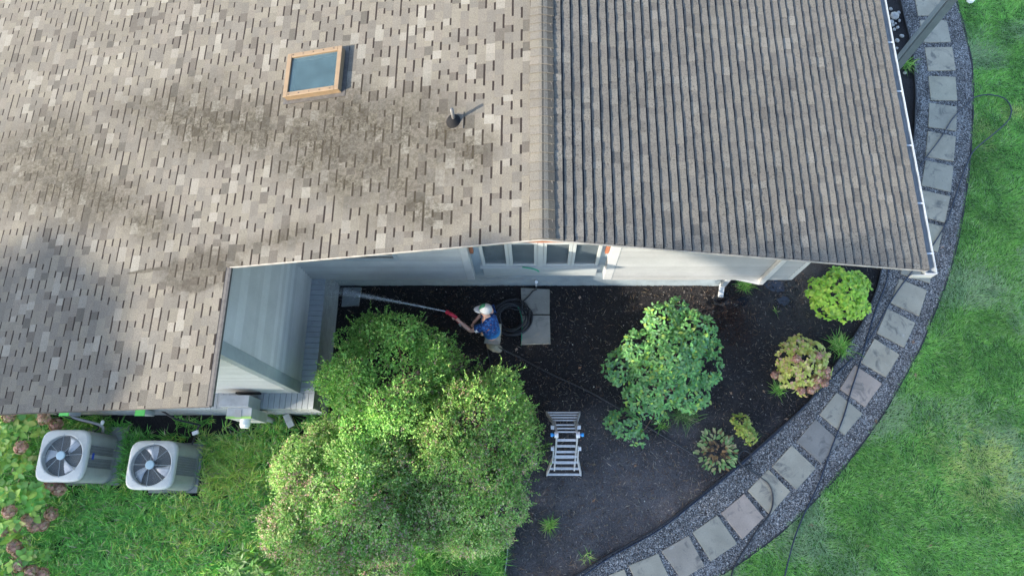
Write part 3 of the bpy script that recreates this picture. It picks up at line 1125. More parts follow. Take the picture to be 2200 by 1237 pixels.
b.build('pane', MT['sky_pane'], skl)
b = MB()
for sx in (-1, 1):
    b.obox(sc + ex * sx * (hx - 0.066) + en * 0.053, ex * 0.003, ey * (hy - 0.063), en * 0.042)
b.obox(sc + ey * (hy - 0.066) + en * 0.053, ex * (hx - 0.072), ey * 0.003, en * 0.042)
b.obox(sc - ey * (hy - 0.066) + en * 0.053, ex * (hx - 0.072), ey * 0.003, en * 0.042)
b.build('light_shaft', MT['window_white'], skl)
b = MB()
b.obox(sc + en * 0.016, ex * (hx - 0.062), ey * (hy - 0.062), en * 0.003)
b.build('room_below', MT['dark_room'], skl)
b = MB()
for sx in (-1, 1):
    b.obox(sc + ex * sx * (hx + 0.03) + en * 0.016, ex * 0.03, ey * (hy + 0.06), en * 0.003)
b.obox(sc - ey * (hy + 0.03) + en * 0.017, ex * hx, ey * 0.03, en * 0.003)
b.build('flashing', MT['roof_edge'], skl)
for i in range(10):
    b = MB()
    sy = -1 if i % 2 else 1
    c0 = sc + ey * sy * (hy - 0.02) + ex * (-0.34 + 0.16 * (i // 2)) + en * (hh + 0.026)
    b.ball(c0, 0.008, nu=6, nv=4)
    b.build('screw', MT['dark_metal'], skl)

# vent pipe
vc = roof_at(976, 262)
b = MB()
b.tube([vc + Vector((0, 0, -0.03)), vc + Vector((0, 0, 0.30))], 0.023, 12)
vp = b.build('vent_pipe', MT['vent'], house, origin=vc, smooth=True)
b = MB()
b.tube([vc + en * 0.004, vc + en * 0.02, vc + en * 0.03 + Vector((0, 0, 0.03)), vc + Vector((0, 0, 0.10))], [0.115, 0.10, 0.075, 0.034], 16)
b.build('boot', MT['boot'], vp, smooth=True)
b = MB()
b.obox(vc + en * 0.012, ex * 0.13, ey * 0.12, en * 0.004, (0.125, 0.115, 0.10))
b.build('flashing', MT['shingle'], vp)

# ------------------------------------------------------------------ leaf and blade makers (numpy)
def norm(a):
    return a / np.maximum(np.linalg.norm(a, axis=-1, keepdims=True), 1e-9)


def leaf_arrays(pos, d, nrm, L, Wd, fold=0.25):
    """a folded four-point leaf at every position"""
    n = len(pos)
    d = norm(d)
    s = norm(np.cross(nrm, d))
    u = np.cross(d, s)
    L, Wd = np.asarray(L)[:, None], np.asarray(Wd)[:, None]
    V = np.empty((n, 4, 3))
    V[:, 0] = pos
    V[:, 1] = pos + d * L * 0.48 + s * Wd * 0.5 + u * Wd * fold
    V[:, 2] = pos + d * L - u * L * 0.12
    V[:, 3] = pos + d * L * 0.48 - s * Wd * 0.5 + u * Wd * fold
    T = np.array([(0, 1, 2), (0, 2, 3)])
    T = (T[None] + (np.arange(n) * 4)[:, None, None]).reshape(-1, 3)
    return V.reshape(-1, 3), T


def crown_points(n, lobes, fill=0.75, seed=0, flat=0.0):
    """points and outward directions on the skin of a heap of lobes (centre, radius3), keeping only what lies outside most others"""
    r = np.random.default_rng(seed)
    Cn = np.array([l[0] for l in lobes], float)
    R = np.array([l[1] for l in lobes], float)
    wgt = (R[:, 0] * R[:, 1] + R[:, 0] * R[:, 2])
    pos, out = [], []
    got = 0
    while got < n:
        k = r.choice(len(lobes), n, p=wgt / wgt.sum())
        dd = norm(r.standard_normal((n, 3)))
        dd[:, 2] = np.where(dd[:, 2] < -0.35, -dd[:, 2], dd[:, 2])
        rad = fill + (1.06 - fill) * r.random(n) ** 0.6
        p = Cn[k] + dd * R[k] * rad[:, None]
        deep = np.full(n, 9.0)
        for c, q in zip(Cn, R):
            deep = np.minimum(deep, np.linalg.norm((p - c) / q, axis=1))
        keep = (deep > fill * 0.9) & (p[:, 2] > 0.05)
        pos.append(p[keep])
        out.append(dd[keep])
        got += keep.sum()
    return np.concatenate(pos)[:n], np.concatenate(out)[:n]


def lumpy(center, radii, nl, rl, seed):
    """small lobes spread over an ellipsoid, so the crown is uneven"""
    r = random.Random(seed)
    lobes = [(center, tuple(x * 0.84 for x in radii))]
    for i in range(nl):
        z = r.uniform(-0.25, 1)
        a = r.uniform(0, 6.283)
        q = math.sqrt(max(0, 1 - z * z))
        s = r.uniform(0.74, 1.02)
        c = (center[0] + radii[0] * s * q * math.cos(a), center[1] + radii[1] * s * q * math.sin(a), center[2] + radii[2] * s * z)
        k = rl * r.uniform(0.6, 1.3)
        lobes.append((c, (k, k, k * 0.9)))
    return lobes


def palette(n, cols, w, r, jit=0.15):
    c = np.array(cols)[r.choice(len(cols), n, p=np.array(w) / sum(w))]
    return c * r.uniform(1 - jit, 1 + jit, (n, 1)) * r.uniform(0.94, 1.06, (n, 3))


def stems(parent, base, tops, r0=0.02, mat='stem'):
    b = MB()
    for t in tops:
        t = Vector(t)
        bs = Vector(base) + Vector((rnd.uniform(-0.08, 0.08), rnd.uniform(-0.08, 0.08), 0))
        mid = bs.lerp(t, 0.5) + Vector((rnd.uniform(-0.1, 0.1), rnd.uniform(-0.1, 0.1), 0.08))
        b.tube(crom([bs, mid, t], 4), [r0 * (1 - 0.75 * i / 8) for i in range(9)], 5)
    return b.build('stem', MT[mat], parent)


def small_leaf_shrub(px, z, radii, n, seed, cols, w, label, nfl, flower_bias=0.0):
    c = P(px[0], px[1], z)
    root = empty('shrub', (c.x, c.y, 0), label, 'shrub', 'small-leaved flowering shrubs in the corner bed')
    r = np.random.default_rng(seed)
    lobes = lumpy(c, radii, 95, 0.235, seed)
    stems(root, (c.x, c.y, 0), [l[0] for l in lobes[1:14]], 0.025)
    pos, out = crown_points(n, lobes, 0.72, seed)
    # drop leaves in noise-made hollows so that gaps and dark pockets open
    hol = vnoise(pos[:, 0] * 1.0 + pos[:, 2], pos[:, 1] + pos[:, 2] * 0.7, 3.2)
    keep = (hol > -0.75) | (r.random(len(pos)) < 0.3)
    pos, out = pos[keep], out[keep]
    n = len(pos)
    d = norm(out * 0.7 + r.standard_normal((n, 3)) * 0.75 + np.array([0, 0, 0.25]))
    nr = norm(out * 0.6 + np.array([0, 0, 0.7]) + r.standard_normal((n, 3)) * 0.5)
    L = r.uniform(0.035, 0.066, n)
    V, T = leaf_arrays(pos, d, nr, L, L * r.uniform(0.42, 0.6, n))
    tone = vnoise(pos[:, 0] + 3, pos[:, 1], 1.6)
    col = palette(n, cols, w, r, 0.25) * (1 + 0.22 * np.clip(tone, -1, 1))[:, None]
    tag(np_mesh('foliage', V, T, np.repeat(col, 4, 0), MT['leaf'], root, (c.x, c.y, 0)), kind='stuff')
    # sprigs standing out of the outline
    k = r.choice(n, 900, replace=False)
    sp_p, sp_d, sp_l = [], [], []
    for i in k:
        dv = norm(out[i] + r.standard_normal(3) * 0.45 + np.array([0, 0, 0.2]))
        ln = r.uniform(0.08, 0.26)
        for q in np.linspace(0.2, 1, int(4 + ln * 30)):
            sp_p.append(pos[i] + dv * ln * q)
            sp_d.append(dv + r.standard_normal(3) * 0.9)
            sp_l.append(r.uniform(0.03, 0.05))
    sp_p, sp_d, sp_l = np.array(sp_p), np.array(sp_d), np.array(sp_l)
    V, T = leaf_arrays(sp_p, sp_d, norm(np.array([0, 0, 1.0]) + r.standard_normal((len(sp_p), 3)) * 0.5), sp_l, sp_l * 0.5)
    col = palette(len(sp_p), cols, w, r, 0.2) * 1.1
    tag(np_mesh('sprigs', V, T, np.repeat(col, 4, 0), MT['leaf'], root, (c.x, c.y, 0)), kind='stuff')
    # faded pinkish bracts, thickest towards the low side
    wgt = np.clip(0.35 + (out[:, 2] < 0.8) * 0.4 - (pos[:, 1] - c.y) / radii[1] * flower_bias + 0.5 * vnoise(pos[:, 0], pos[:, 1], 2.3), 0.02, None)
    fi = r.choice(n, nfl, p=wgt / wgt.sum())
    fp = np.repeat(pos[fi] + out[fi] * 0.02, 5, 0) + r.normal(0, 0.018, (nfl * 5, 3))
    m = len(fp)
    L = r.uniform(0.020, 0.038, m)
    V, T = leaf_arrays(fp, r.standard_normal((m, 3)) + np.array([0, 0, 0.4]), norm(r.standard_normal((m, 3)) + np.array([0, 0, 1.2])), L, L * 0.6)
    col = palette(m, [(0.52, 0.33, 0.27), (0.56, 0.40, 0.34), (0.40, 0.24, 0.17), (0.52, 0.42, 0.36)], [3, 3, 2, 2], r)
    tag(np_mesh('flowers', V, T, np.repeat(col, 4, 0), MT['leaf'], root, (c.x, c.y, 0)), kind='stuff')
    return root


G1 = [(0.216, 0.451, 0.088), (0.284, 0.546, 0.122), (0.136, 0.309, 0.061), (0.386, 0.618, 0.166), (0.476, 0.570, 0.166)]
G2 = [(0.206, 0.420, 0.085), (0.275, 0.500, 0.110), (0.120, 0.270, 0.055), (0.361, 0.560, 0.150), (0.430, 0.500, 0.160)]
G3 = [(0.210, 0.403, 0.090), (0.276, 0.476, 0.125), (0.123, 0.265, 0.054), (0.362, 0.530, 0.180), (0.476, 0.509, 0.252)]
small_leaf_shrub((842, 825), 1.25, (1.10, 1.16, 1.05), 26000, 21, G1, [4, 4, 2, 2, .6], 'darkest green small-leaved shrub, the one nearest the brick plinth', 420, 0.3)
small_leaf_shrub((1024, 938), 1.2, (1.02, 1.08, 0.95), 27000, 22, G2, [3, 4, 2, 3, 1.5], 'yellow-green small-leaved shrub, the one nearest the ladder', 1700, 0.35)
small_leaf_shrub((745, 1085), 1.15, (1.28, 1.46, 0.95), 38000, 23, G3, [4, 3, 2, 2, 1], 'widest small-leaved shrub with many faded pink flowers, at the bottom edge', 4000, 0.45)
small_leaf_shrub((1000, 1080), 0.85, (1.0, 0.72, 0.75), 17000, 24, G3, [3, 3, 2, 3, 2], 'lowest small-leaved shrub, above the clump of strappy grass', 1300, 0.2)


# ---- shrubs with leaves large enough to tell apart: leaf objects that share mesh data
def leaf_variant(name, L, Wd, col, curl=0.18, ribs=3):
    """one leaf, base at origin, pointing +X, face up; midrib lowered, edges curved"""
    prof = [0.0, 0.55, 0.95, 0.98, 0.72, 0.32, 0.0]
    xs = [0.0, 0.12, 0.32, 0.52, 0.74, 0.9, 1.0]
    vs, cs = [], []
    for x, p in zip(xs, prof):
        zc = curl * L * (0.25 - (x - 0.5) ** 2)
        for k in (-1, 0, 1):
            vs.append((x * L, k * p * Wd / 2, zc + (0.14 * Wd * p if k else 0.0)))
            e = 1.12 if k == 0 else 0.96 + rnd.uniform(-0.05, 0.05)
            cs.append(tuple(c * e for c in col))
    fs = []
    for i in range(len(xs) - 1):
        for k in range(2):
            a = i * 3 + k
            fs.append((a, a + 3, a + 4, a + 1))
    me = bpy.data.meshes.new(name)
    me.from_pydata(vs, [], fs)
    at = me.color_attributes.new('col', 'FLOAT_COLOR', 'POINT')
    at.data.foreach_set('color', np.array([(*c, 1) for c in cs], dtype=np.float32).ravel())
    me.polygons.foreach_set('use_smooth', [True] * len(me.polygons))
    me.update()
    me.materials.append(MT['leaf'])
    return me


def frame(d, n):
    d = Vector(d).normalized()
    n = Vector(n)
    y = n.cross(d)
    y = y.normalized() if y.length > 1e-5 else d.orthogonal().normalized()
    z = d.cross(y)
    return Matrix((d, y, z)).transposed()


def big_leaf_plant(name, base, lobes, n, npart, L, ratio, cols, w, label, cat, seed, tilt=0.45, group=None, inner=True, curl=0.18, whorl=4):
    root = empty(name, base, label, cat, group)
    r = np.random.default_rng(seed)
    rd = random.Random(seed)
    vars_ = []
    for c, k in zip(cols, w):
        for j in range(2):
            vars_.append((leaf_variant('leaf', L * rd.uniform(0.9, 1.15), L * ratio * rd.uniform(0.9, 1.1), tuple(x * rd.uniform(0.9, 1.1) for x in c), curl), k))
    stems(root, base, [l[0] for l in lobes[:14]], 0.014)
    pos, out = crown_points(max(n // whorl, 1), lobes, 0.80, seed)
    jobs = []
    for p, o in zip(pos, out):
        ax = Vector(o) * (1 - tilt) + Vector((0, 0, 1)) * tilt
        ax.normalize()
        s = ax.orthogonal().normalized()
        t = ax.cross(s)
        a0 = rd.uniform(0, 6.28)
        for k in range(whorl):
            a = a0 + 6.283 * k / whorl + rd.uniform(-0.35, 0.35)
            d = (s * math.cos(a) + t * math.sin(a)) * 0.95 + ax * rd.uniform(0.0, 0.55)
            nn = ax + Vector((rd.uniform(-.3, .3), rd.uniform(-.3, .3), rd.uniform(0, .4)))
            jobs.append((Vector(p) + ax * rd.uniform(-0.02, 0.04), d, nn, rd.uniform(0.62, 1.12)))
    cv = Vector((0, 0, CAMH))
    jobs.sort(key=lambda j: -(Vector(j[2]).normalized().z + 0.8 * j[0].z))
    for i, (p, d, nn, s) in enumerate(jobs[:npart]):
        me = rd.choices([v[0] for v in vars_], [v[1] for v in vars_])[0]
        o = link('leaf', me, None, root, p)
        o.rotation_euler = frame(d, nn).to_euler()
        o.scale = (s, s, s)
    if len(jobs) > npart:
        mb = MB()
        for (p, d, nn, s) in jobs[npart:]:
            me = rd.choices([v[0] for v in vars_], [v[1] for v in vars_])[0]
            F = frame(d, nn)
            base_i = len(mb.v)
            at = me.color_attributes['col'].data
            mb.add([p + F @ (v.co * s) for v in me.vertices], [tuple(f.vertices) for f in me.polygons])
            mb.c[base_i:] = [tuple(x.color[:3]) for x in at]
        tag(mb.build('foliage', MT['leaf'], root, smooth=True), kind='stuff')
    return root


def lob(u, v, z, r, rz=None):
    p = P(u, v, z)
    return ((p.x, p.y, p.z), (r, r, rz or r * 0.8))


VB = [(0.151, 0.335, 0.111), (0.194, 0.400, 0.128), (0.108, 0.259, 0.093), (0.324, 0.486, 0.102), (0.162, 0.335, 0.162)]
b0 = P(1425, 850, 0)
big_leaf_plant('shrub', (b0.x, b0.y, 0),
               [lob(1440, 770, 1.0, 0.55), lob(1420, 688, 1.1, 0.30), lob(1490, 712, 1.0, 0.36), lob(1372, 750, 0.9, 0.32), lob(1330, 790, 0.75, 0.30), lob(1415, 820, 0.9, 0.5),
                lob(1505, 790, 0.85, 0.36), lob(1475, 840, 0.75, 0.40), lob(1380, 855, 0.6, 0.32), lob(1345, 910, 0.45, 0.26), lob(1318, 905, 0.4, 0.16), lob(1372, 940, 0.35, 0.13),
                lob(1418, 898, 0.35, 0.12), lob(1530, 745, 0.8, 0.16), lob(1455, 665, 1.0, 0.2), lob(1445, 775, 1.25, 0.28), lob(1478, 742, 1.15, 0.25), lob(1400, 795, 1.05, 0.28), lob(1465, 815, 1.0, 0.27)],
               4300, 300, 0.088, 0.60, VB, [4, 4, 3, 1.2, 2], 'tall green broad-leaved shrub with loose outline in the middle of the mulch bed', 'shrub', 31, whorl=3)
HY = [(0.293, 0.500, 0.065), (0.362, 0.569, 0.071), (0.224, 0.397, 0.057), (0.466, 0.600, 0.085)]
b0 = P(1800, 640, 0)
big_leaf_plant('shrub', (b0.x, b0.y, 0),
               [lob(1800, 634, 0.5, 0.44, 0.42), lob(1765, 625, 0.5, 0.26), lob(1835, 615, 0.5, 0.27), lob(1835, 655, 0.45, 0.25), lob(1775, 655, 0.45, 0.25), lob(1800, 605, 0.5, 0.24), lob(1810, 665, 0.4, 0.22)],
               1500, 300, 0.09, 0.72, HY, [4, 4, 2, 2], 'round bright lime-green hydrangea under the roof corner', 'shrub', 32, tilt=0.35)
PK = [(0.48, 0.50, 0.12), (0.42, 0.47, 0.11), (0.56, 0.52, 0.18), (0.55, 0.36, 0.24)]
b0 = P(1725, 800, 0)
pk = big_leaf_plant('shrub', (b0.x, b0.y, 0),
                    [lob(1722, 785, 0.45, 0.40, 0.36), lob(1695, 765, 0.45, 0.24), lob(1745, 765, 0.45, 0.26), lob(1755, 800, 0.4, 0.24), lob(1700, 810, 0.4, 0.24), lob(1730, 820, 0.35, 0.24), lob(1715, 745, 0.45, 0.2)],
                    1100, 300, 0.085, 0.66, PK, [4, 4, 3, 2], 'yellow hydrangea with faded pink flower heads beside the path', 'shrub', 33, tilt=0.3)


def flower_head(parent, c, r, cols, seed):
    """a mop head of small petals"""
    q = np.random.default_rng(seed)
    n = 170
    o = norm(q.standard_normal((n, 3)) + np.array([0, 0, 0.25]))
    pos = np.array(c) + o * r * q.uniform(0.75, 1.0, (n, 1)) * np.array([1, 1, 0.75])
    d = np.cross(o, q.standard_normal((n, 3)))
    L = q.uniform(0.35, 0.55, n) * r
    V, T = leaf_arrays(pos - norm(d) * (L * 0.5)[:, None], d, o, L, L * 0.85, 0.12)
    return np_mesh('flower_head', V, T, np.repeat(palette(n, cols, [1] * len(cols), q, 0.2), 4, 0), MT['leaf'], parent, c)


FLP = [(0.55, 0.31, 0.24), (0.48, 0.26, 0.19), (0.58, 0.40, 0.31), (0.40, 0.23, 0.15)]
for i, (u, v, z) in enumerate(((1757, 764, .62), (1775, 795, .5), (1771, 822, .42), (1742, 838, .38), (1752, 830, .4), (1722, 838, .36), (1665, 805, .3), (1757, 815, .5), (1775, 808, .45), (1712, 770, .7))):
    flower_head(pk, P(u, v, z + 0.14), 0.085, FLP, 300 + i)

b0 = P(1600, 925, 0)
big_leaf_plant('shrub', (b0.x, b0.y, 0), [lob(1595, 912, 0.25, 0.16, 0.15), lob(1606, 930, 0.2, 0.13), lob(1585, 905, 0.25, 0.1), lob(1612, 942, 0.12, 0.09), lob(1598, 918, 0.3, 0.13)],
               240, 150, 0.08, 0.6, [(0.30, 0.36, 0.07), (0.22, 0.32, 0.06), (0.36, 0.36, 0.10)], [3, 3, 2], 'smallest yellow-green shrub in the bed, just above the looped hose', 'shrub', 34, tilt=0.3)


def rosette(name, c, n, L, Wd, rad, cols, w, label, cat, seed, rise=(0.2, 1.0), sag=0.5):
    """broad leaves arching out from a crown"""
    root = empty(name, c, label, cat)
    rd = random.Random(seed)
    vars_ = [(leaf_variant('leaf', L * rd.uniform(0.85, 1.15), Wd, cl, 0.5), k) for cl, k in zip(cols, w) for _ in range(2)]
    for i in range(n):
        a = rd.uniform(0, 6.283)
        k = rd.random() ** 0.6
        pool = vars_[-4:] if k < 0.42 else vars_[:-3]
        d = Vector((math.cos(a + rd.uniform(-.9, .9)), math.sin(a + rd.uniform(-.9, .9)), rd.uniform(*rise) * (1.2 - k)))
        o = link('leaf', rd.choices([v[0] for v in pool], [v[1] for v in pool])[0], None, root, Vector(c) + Vector((math.cos(a), math.sin(a), 0)) * rad * k + Vector((0, 0, 0.06 + 0.16 * (1 - k))))
        o.rotation_euler = frame(d, Vector((0, 0, 1)) + Vector((rd.uniform(-.4, .4), rd.uniform(-.4, .4), 0))).to_euler()
        s = rd.uniform(0.7, 1.15)
        o.scale = (s, s, s)
    return root


rosette('perennial', P(1537, 968, 0), 170, 0.115, 0.05, 0.36, [(0.20, 0.36, 0.12), (0.34, 0.44, 0.18), (0.46, 0.43, 0.22), (0.30, 0.19, 0.09), (0.13, 0.08, 0.045)], [3, 3, 2, 2.4, 1.6],
        'low perennial with cream, green and withered brown leaves beside the hose', 'plant', 41)

# ---- hydrangeas at the left edge, with mop heads
HL = [(0.244, 0.488, 0.108), (0.338, 0.585, 0.108), (0.469, 0.600, 0.126), (0.188, 0.370, 0.090), (0.562, 0.585, 0.198)]
FLB = [(0.575, 0.333, 0.258), (0.483, 0.276, 0.190), (0.620, 0.437, 0.314), (0.414, 0.322, 0.168)]


def hydrangea(px, lobes, n, npart, label, seed, heads):
    b0 = P(px[0], px[1], 0)
    o = big_leaf_plant('shrub', (b0.x, b0.y, 0), lobes, n, npart, 0.155, 0.62, HL, [4, 4, 2, 2, 1], label, 'shrub', seed, tilt=0.5, group='hydrangeas along the left edge')
    for i, (u, v, z) in enumerate(heads):
        flower_head(o, P(u, v, z + 0.12), 0.125, FLB, seed * 10 + i)
    return o


hydrangea((40, 925), [lob(25, 915, 0.6, 0.40), lob(60, 925, 0.55, 0.35), lob(-20, 935, 0.6, 0.4), lob(15, 965, 0.55, 0.32)], 250, 180,
          'hydrangea in the angle between house wall and left condenser', 51, ((95, 898, 0.75), (19, 893, 0.8), (120, 912, 0.6), (45, 960, 0.9)))
hydrangea((40, 1050), [lob(20, 1030, 0.7, 0.42), lob(60, 1050, 0.6, 0.36), lob(30, 1085, 0.6, 0.42), lob(75, 1085, 0.5, 0.28), lob(-30, 1060, 0.6, 0.4), lob(55, 1005, 0.55, 0.26)], 380, 240,
          'largest hydrangea with most brown-pink flower heads, just below the left condenser', 52,
          ((110, 1103, 0.4), (32, 1130, 0.4), (91, 1126, 0.35), (60, 1116, 0.5), (127, 1051, 0.4), (108, 1043, 0.45), (6, 1137, 0.45), (75, 1128, 0.4), (20, 1098, 0.85)))
hydrangea((35, 1200), [lob(20, 1195, 0.5, 0.3), lob(70, 1200, 0.4, 0.22), lob(45, 1240, 0.4, 0.3), lob(-20, 1220, 0.4, 0.3)], 130, 120,
          'hydrangea in the lower left corner of the picture', 53, ((30, 1173, 0.5), (41, 1213, 0.45), (67, 1226, 0.4), (90, 1232, 0.3), (40, 1186, 0.4)))
b0 = P(540, 1225, 0)
big_leaf_plant('leafy_plant', (b0.x, b0.y, 0), [lob(530, 1212, 0.35, 0.24, 0.2), lob(565, 1225, 0.35, 0.24), lob(505, 1235, 0.3, 0.2), lob(585, 1245, 0.3, 0.2)], 190, 150, 0.15, 0.36,
               [(0.08, 0.18, 0.04), (0.12, 0.25, 0.05), (0.17, 0.27, 0.07)], [3, 3, 1], 'dark green plant with pointed leaves at the foot of the widest shrub', 'plant', 54, tilt=0.7)


# ---- blades
def blade_arrays(base, az, L, Wd, lean, droop=0.5):
    """bent grass blades: quad + tip"""
    n = len(base)
    h = np.stack([np.cos(az), np.sin(az), np.zeros(n)], 1)
    s = np.stack([-np.sin(az), np.cos(az), np.zeros(n)], 1)
    up = np.array([0, 0, 1.0])
    L, Wd, lean = L[:, None], Wd[:, None], lean[:, None]
    m = base + h * L * 0.45 * np.sin(lean) + up * L * 0.5 * np.cos(lean)
    l2 = np.minimum(lean + droop, 1.75)
    t = m + h * L * 0.55 * np.sin(l2) + up * L * 0.5 * np.cos(l2)
    V = np.stack([base - s * Wd * 0.4, base + s * Wd * 0.4, m + s * Wd * 0.5, m - s * Wd * 0.5, t], 1)
    T = np.array([(0, 1, 2), (0, 2, 3), (3, 2, 4)])
    T = (T[None] + (np.arange(n) * 5)[:, None, None]).reshape(-1, 3)
    V[..., 2] = np.maximum(V[..., 2], 0.012)
    return V.reshape(-1, 3), T


def tuft(px, n, L, Wd, label, seed, cols, w, z=0.0, spread=0.05, group='grass tufts in the bed'):
    c = P(px[0], px[1], z)
    r = np.random.default_rng(seed)
    base = np.array(c) + np.concatenate([r.normal(0, spread, (n, 2)), np.zeros((n, 1))], 1)
    base[:, 2] = 0.0
    az = r.uniform(0, 6.283, n)
    V, T = blade_arrays(base, az, r.uniform(0.6, 1.1, n) * L, r.uniform(0.7, 1.2, n) * Wd, r.uniform(0.15, 0.9, n), 0.75)
    o = np_mesh('grass_tuft', V, T, np.repeat(palette(n, cols, w, r), 5, 0), MT['grass'], None, (c.x, c.y, 0))
    return tag(o, label, 'grass tuft', group)


TG = [(0.195, 0.435, 0.075), (0.270, 0.510, 0.105), (0.135, 0.330, 0.068), (0.450, 0.540, 0.180)]
tuft((1800, 744), 170, 0.34, 0.013, 'fullest grass tuft, between yellow hydrangea and gravel path', 61, TG, [3, 3, 2, 1], spread=0.07)
tuft((1597, 615), 120, 0.30, 0.012, 'grass tuft beside the downspout foot, half under the siding', 62, TG, [3, 3, 2, 1], spread=0.05)
tuft((1470, 888), 230, 0.36, 0.012, 'pale striped grass tuft at the lower edge of the broad-leaved shrub', 63, [(0.13, 0.25, 0.08), (0.26, 0.34, 0.17), (0.09, 0.19, 0.06)], [3, 3, 2], spread=0.09)
tuft((1420, 915), 40, 0.22, 0.010, 'thin grass tuft touching the lowest arm of the broad-leaved shrub', 64, TG, [3, 3, 2, 1])
tuft((1180, 1127), 80, 0.26, 0.013, 'single grass tuft below the ladder in open mulch', 65, TG, [3, 4, 2, 2], spread=0.03)
tuft((1668, 838), 60, 0.24, 0.012, 'small grass tuft at the left foot of the yellow hydrangea', 66, TG, [3, 3, 2, 1], spread=0.04)
tuft((1943, 143), 60, 0.40, 0.014, 'grass tuft beside the gutter at the foot of the grey post', 67, TG, [2, 3, 3, 2], spread=0.05)
tuft((1618, 940), 26, 0.20, 0.010, 'wisp of grass below the smallest yellow shrub', 68, TG, [2, 3, 2, 3], spread=0.03)
tuft((1172, 962), 30, 0.20, 0.010, 'sparse dark grass tuft at the left foot of the ladder', 69, [(0.06, 0.13, 0.03), (0.09, 0.17, 0.04)], [1, 1], spread=0.04)
tuft((1260, 1195), 26, 0.20, 0.009, 'thin weedy grass tuft on the bed edge near the bottom', 70, TG, [1, 2, 1, 3], spread=0.05)
tuft((1665, 668), 10, 0.16, 0.009, 'few lone grass blades beside the puddle', 71, TG, [1, 2, 1, 2], spread=0.03)

# mass of strappy grass at the bottom
r = np.random.default_rng(81)
cl = []
for _ in range(62):
    u, v = r.uniform(868, 1072), r.uniform(1150, 1262)
    if v < 1150 + (1040 - u) * 0.28 - 10 and u < 960: continue
    if (u - 1072) / 30 + (1175 - v) / 60 > 0.5: continue
    cl.append(P(u, v, 0.1))
cl = np.array(cl)
n = len(cl) * 60
base = np.repeat(cl, 60, 0) + np.concatenate([r.normal(0, 0.04, (n, 2)), np.zeros((n, 1))], 1)
base[:, 2] = 0.02
V, T = blade_arrays(base, r.uniform(0, 6.283, n), r.uniform(0.26, 0.46, n), r.uniform(0.010, 0.017, n), r.uniform(0.1, 0.8, n), 0.8)
tag(np_mesh('strappy_grass', V, T, np.repeat(palette(n, [(0.140, 0.378, 0.070), (0.196, 0.462, 0.098), (0.098, 0.280, 0.056), (0.308, 0.532, 0.140)], [3, 3, 2, 1], r), 5, 0), MT['grass']),
    'bright green strappy grass below the small-leaved shrubs', 'grass', kind='stuff')

# ground cover of coarse grass in the lower left
r = np.random.default_rng(82)
N = 4600
cx, cy = r.uniform(-10.6, -3.0, N), r.uniform(-2.2, 1.66, N)
m = vnoise(cx, cy, 1.3)
keep = (m > -9)
pj = np.array([P(330, 912, 0)[:2]])
keep &= ~((cx > -8.3) & (cx < -5.3) & (cy > 1.30) & (r.random(N) < 0.9))
keep &= ~((cx > -9.0) & (cx < -7.8) & (cy > 0.35) & (cy < 1.4)) & ~((cx > -7.35) & (cx < -6.3) & (cy > 0.2) & (cy < 1.25))
keep &= ~((cx > -4.9) & (cy > 0.75) & (r.random(N) < 0.75))
cx, cy = cx[keep], cy[keep]
k = 20
n = len(cx) * k
base = np.stack([np.repeat(cx, k) + r.normal(0, 0.035, n), np.repeat(cy, k) + r.normal(0, 0.035, n), np.full(n, 0.0)], 1)
az = np.repeat(r.uniform(0, 6.283, len(cx)), k) + r.normal(0, 0.9, n)
V, T = blade_arrays(base, az, r.uniform(0.12, 0.30, n), r.uniform(0.010, 0.020, n), r.uniform(0.3, 1.15, n), 0.6)
py = P(510, 990, 0)
yel = np.exp(-((cx - py.x) ** 2 / 0.9 + (cy - py.y) ** 2 / 0.45)) + np.exp(-((cx - P(400, 1130).x) ** 2 / 0.8 + (cy - P(400, 1130).y) ** 2 / 0.3)) * 0.6
yel = np.clip(yel + 0.25 * vnoise(cx, cy, 2.5), 0, 1)
col = palette(n, [(0.134, 0.420, 0.064), (0.192, 0.552, 0.092), (0.096, 0.309, 0.055), (0.326, 0.600, 0.147)], [4, 4, 3, 1], r)
yk = (r.random(n) < np.repeat(yel, k) * 0.85)
col[yk] = palette(int(yk.sum()), [(0.44, 0.62, 0.11), (0.54, 0.62, 0.18), (0.32, 0.54, 0.09)], [3, 2, 3], r)
dead = r.random(n) < 0.05
col[dead] = palette(int(dead.sum()), [(0.34, 0.27, 0.17), (0.42, 0.38, 0.28)], [1, 1], r)
tag(np_mesh('ground_cover', V, T, np.repeat(col, 5, 0), MT['strap']), 'coarse green grass around the condensers', 'grass', kind='stuff')

# lawn
r = np.random.default_rng(83)
N = 560000
lx, ly = r.uniform(2.6, 12.8, N), r.uniform(-2.4, 12.6, N)
ok = inside(lx, ly, lawn_poly) & (lx < 0.62 * np.maximum(CAMH * 0.62 + 0.28 * (ly + 1.2), 0) + 5.0)
lx, ly = lx[ok], ly[ok]
n = len(lx)
az = 2.2 * vnoise(lx, ly, 1.1) + 1.6 * vnoise(lx + 20, ly, 3.1) + r.normal(0, 0.75, n) + 0.6
tone = vnoise(lx, ly + 40, 0.55) * 0.55 + vnoise(lx + 7, ly + 3, 1.7) * 0.45
V, T = blade_arrays(np.stack([lx, ly, np.full(n, 0.01)], 1), az, r.uniform(0.045, 0.115, n), r.uniform(0.005, 0.0095, n), r.uniform(0.45, 1.25, n), 0.5)
col = palette(n, [(0.167, 0.407, 0.077), (0.227, 0.512, 0.101), (0.132, 0.325, 0.067), (0.360, 0.620, 0.167)], [4, 4, 3, 2], r) * (1 + 0.22 * np.clip(tone, -1, 1))[:, None]
pale = np.clip(vnoise(lx + 31, ly + 11, 1.25) - 0.15, 0, 1)
pk_ = r.random(n) < 0.10 + pale * 0.8
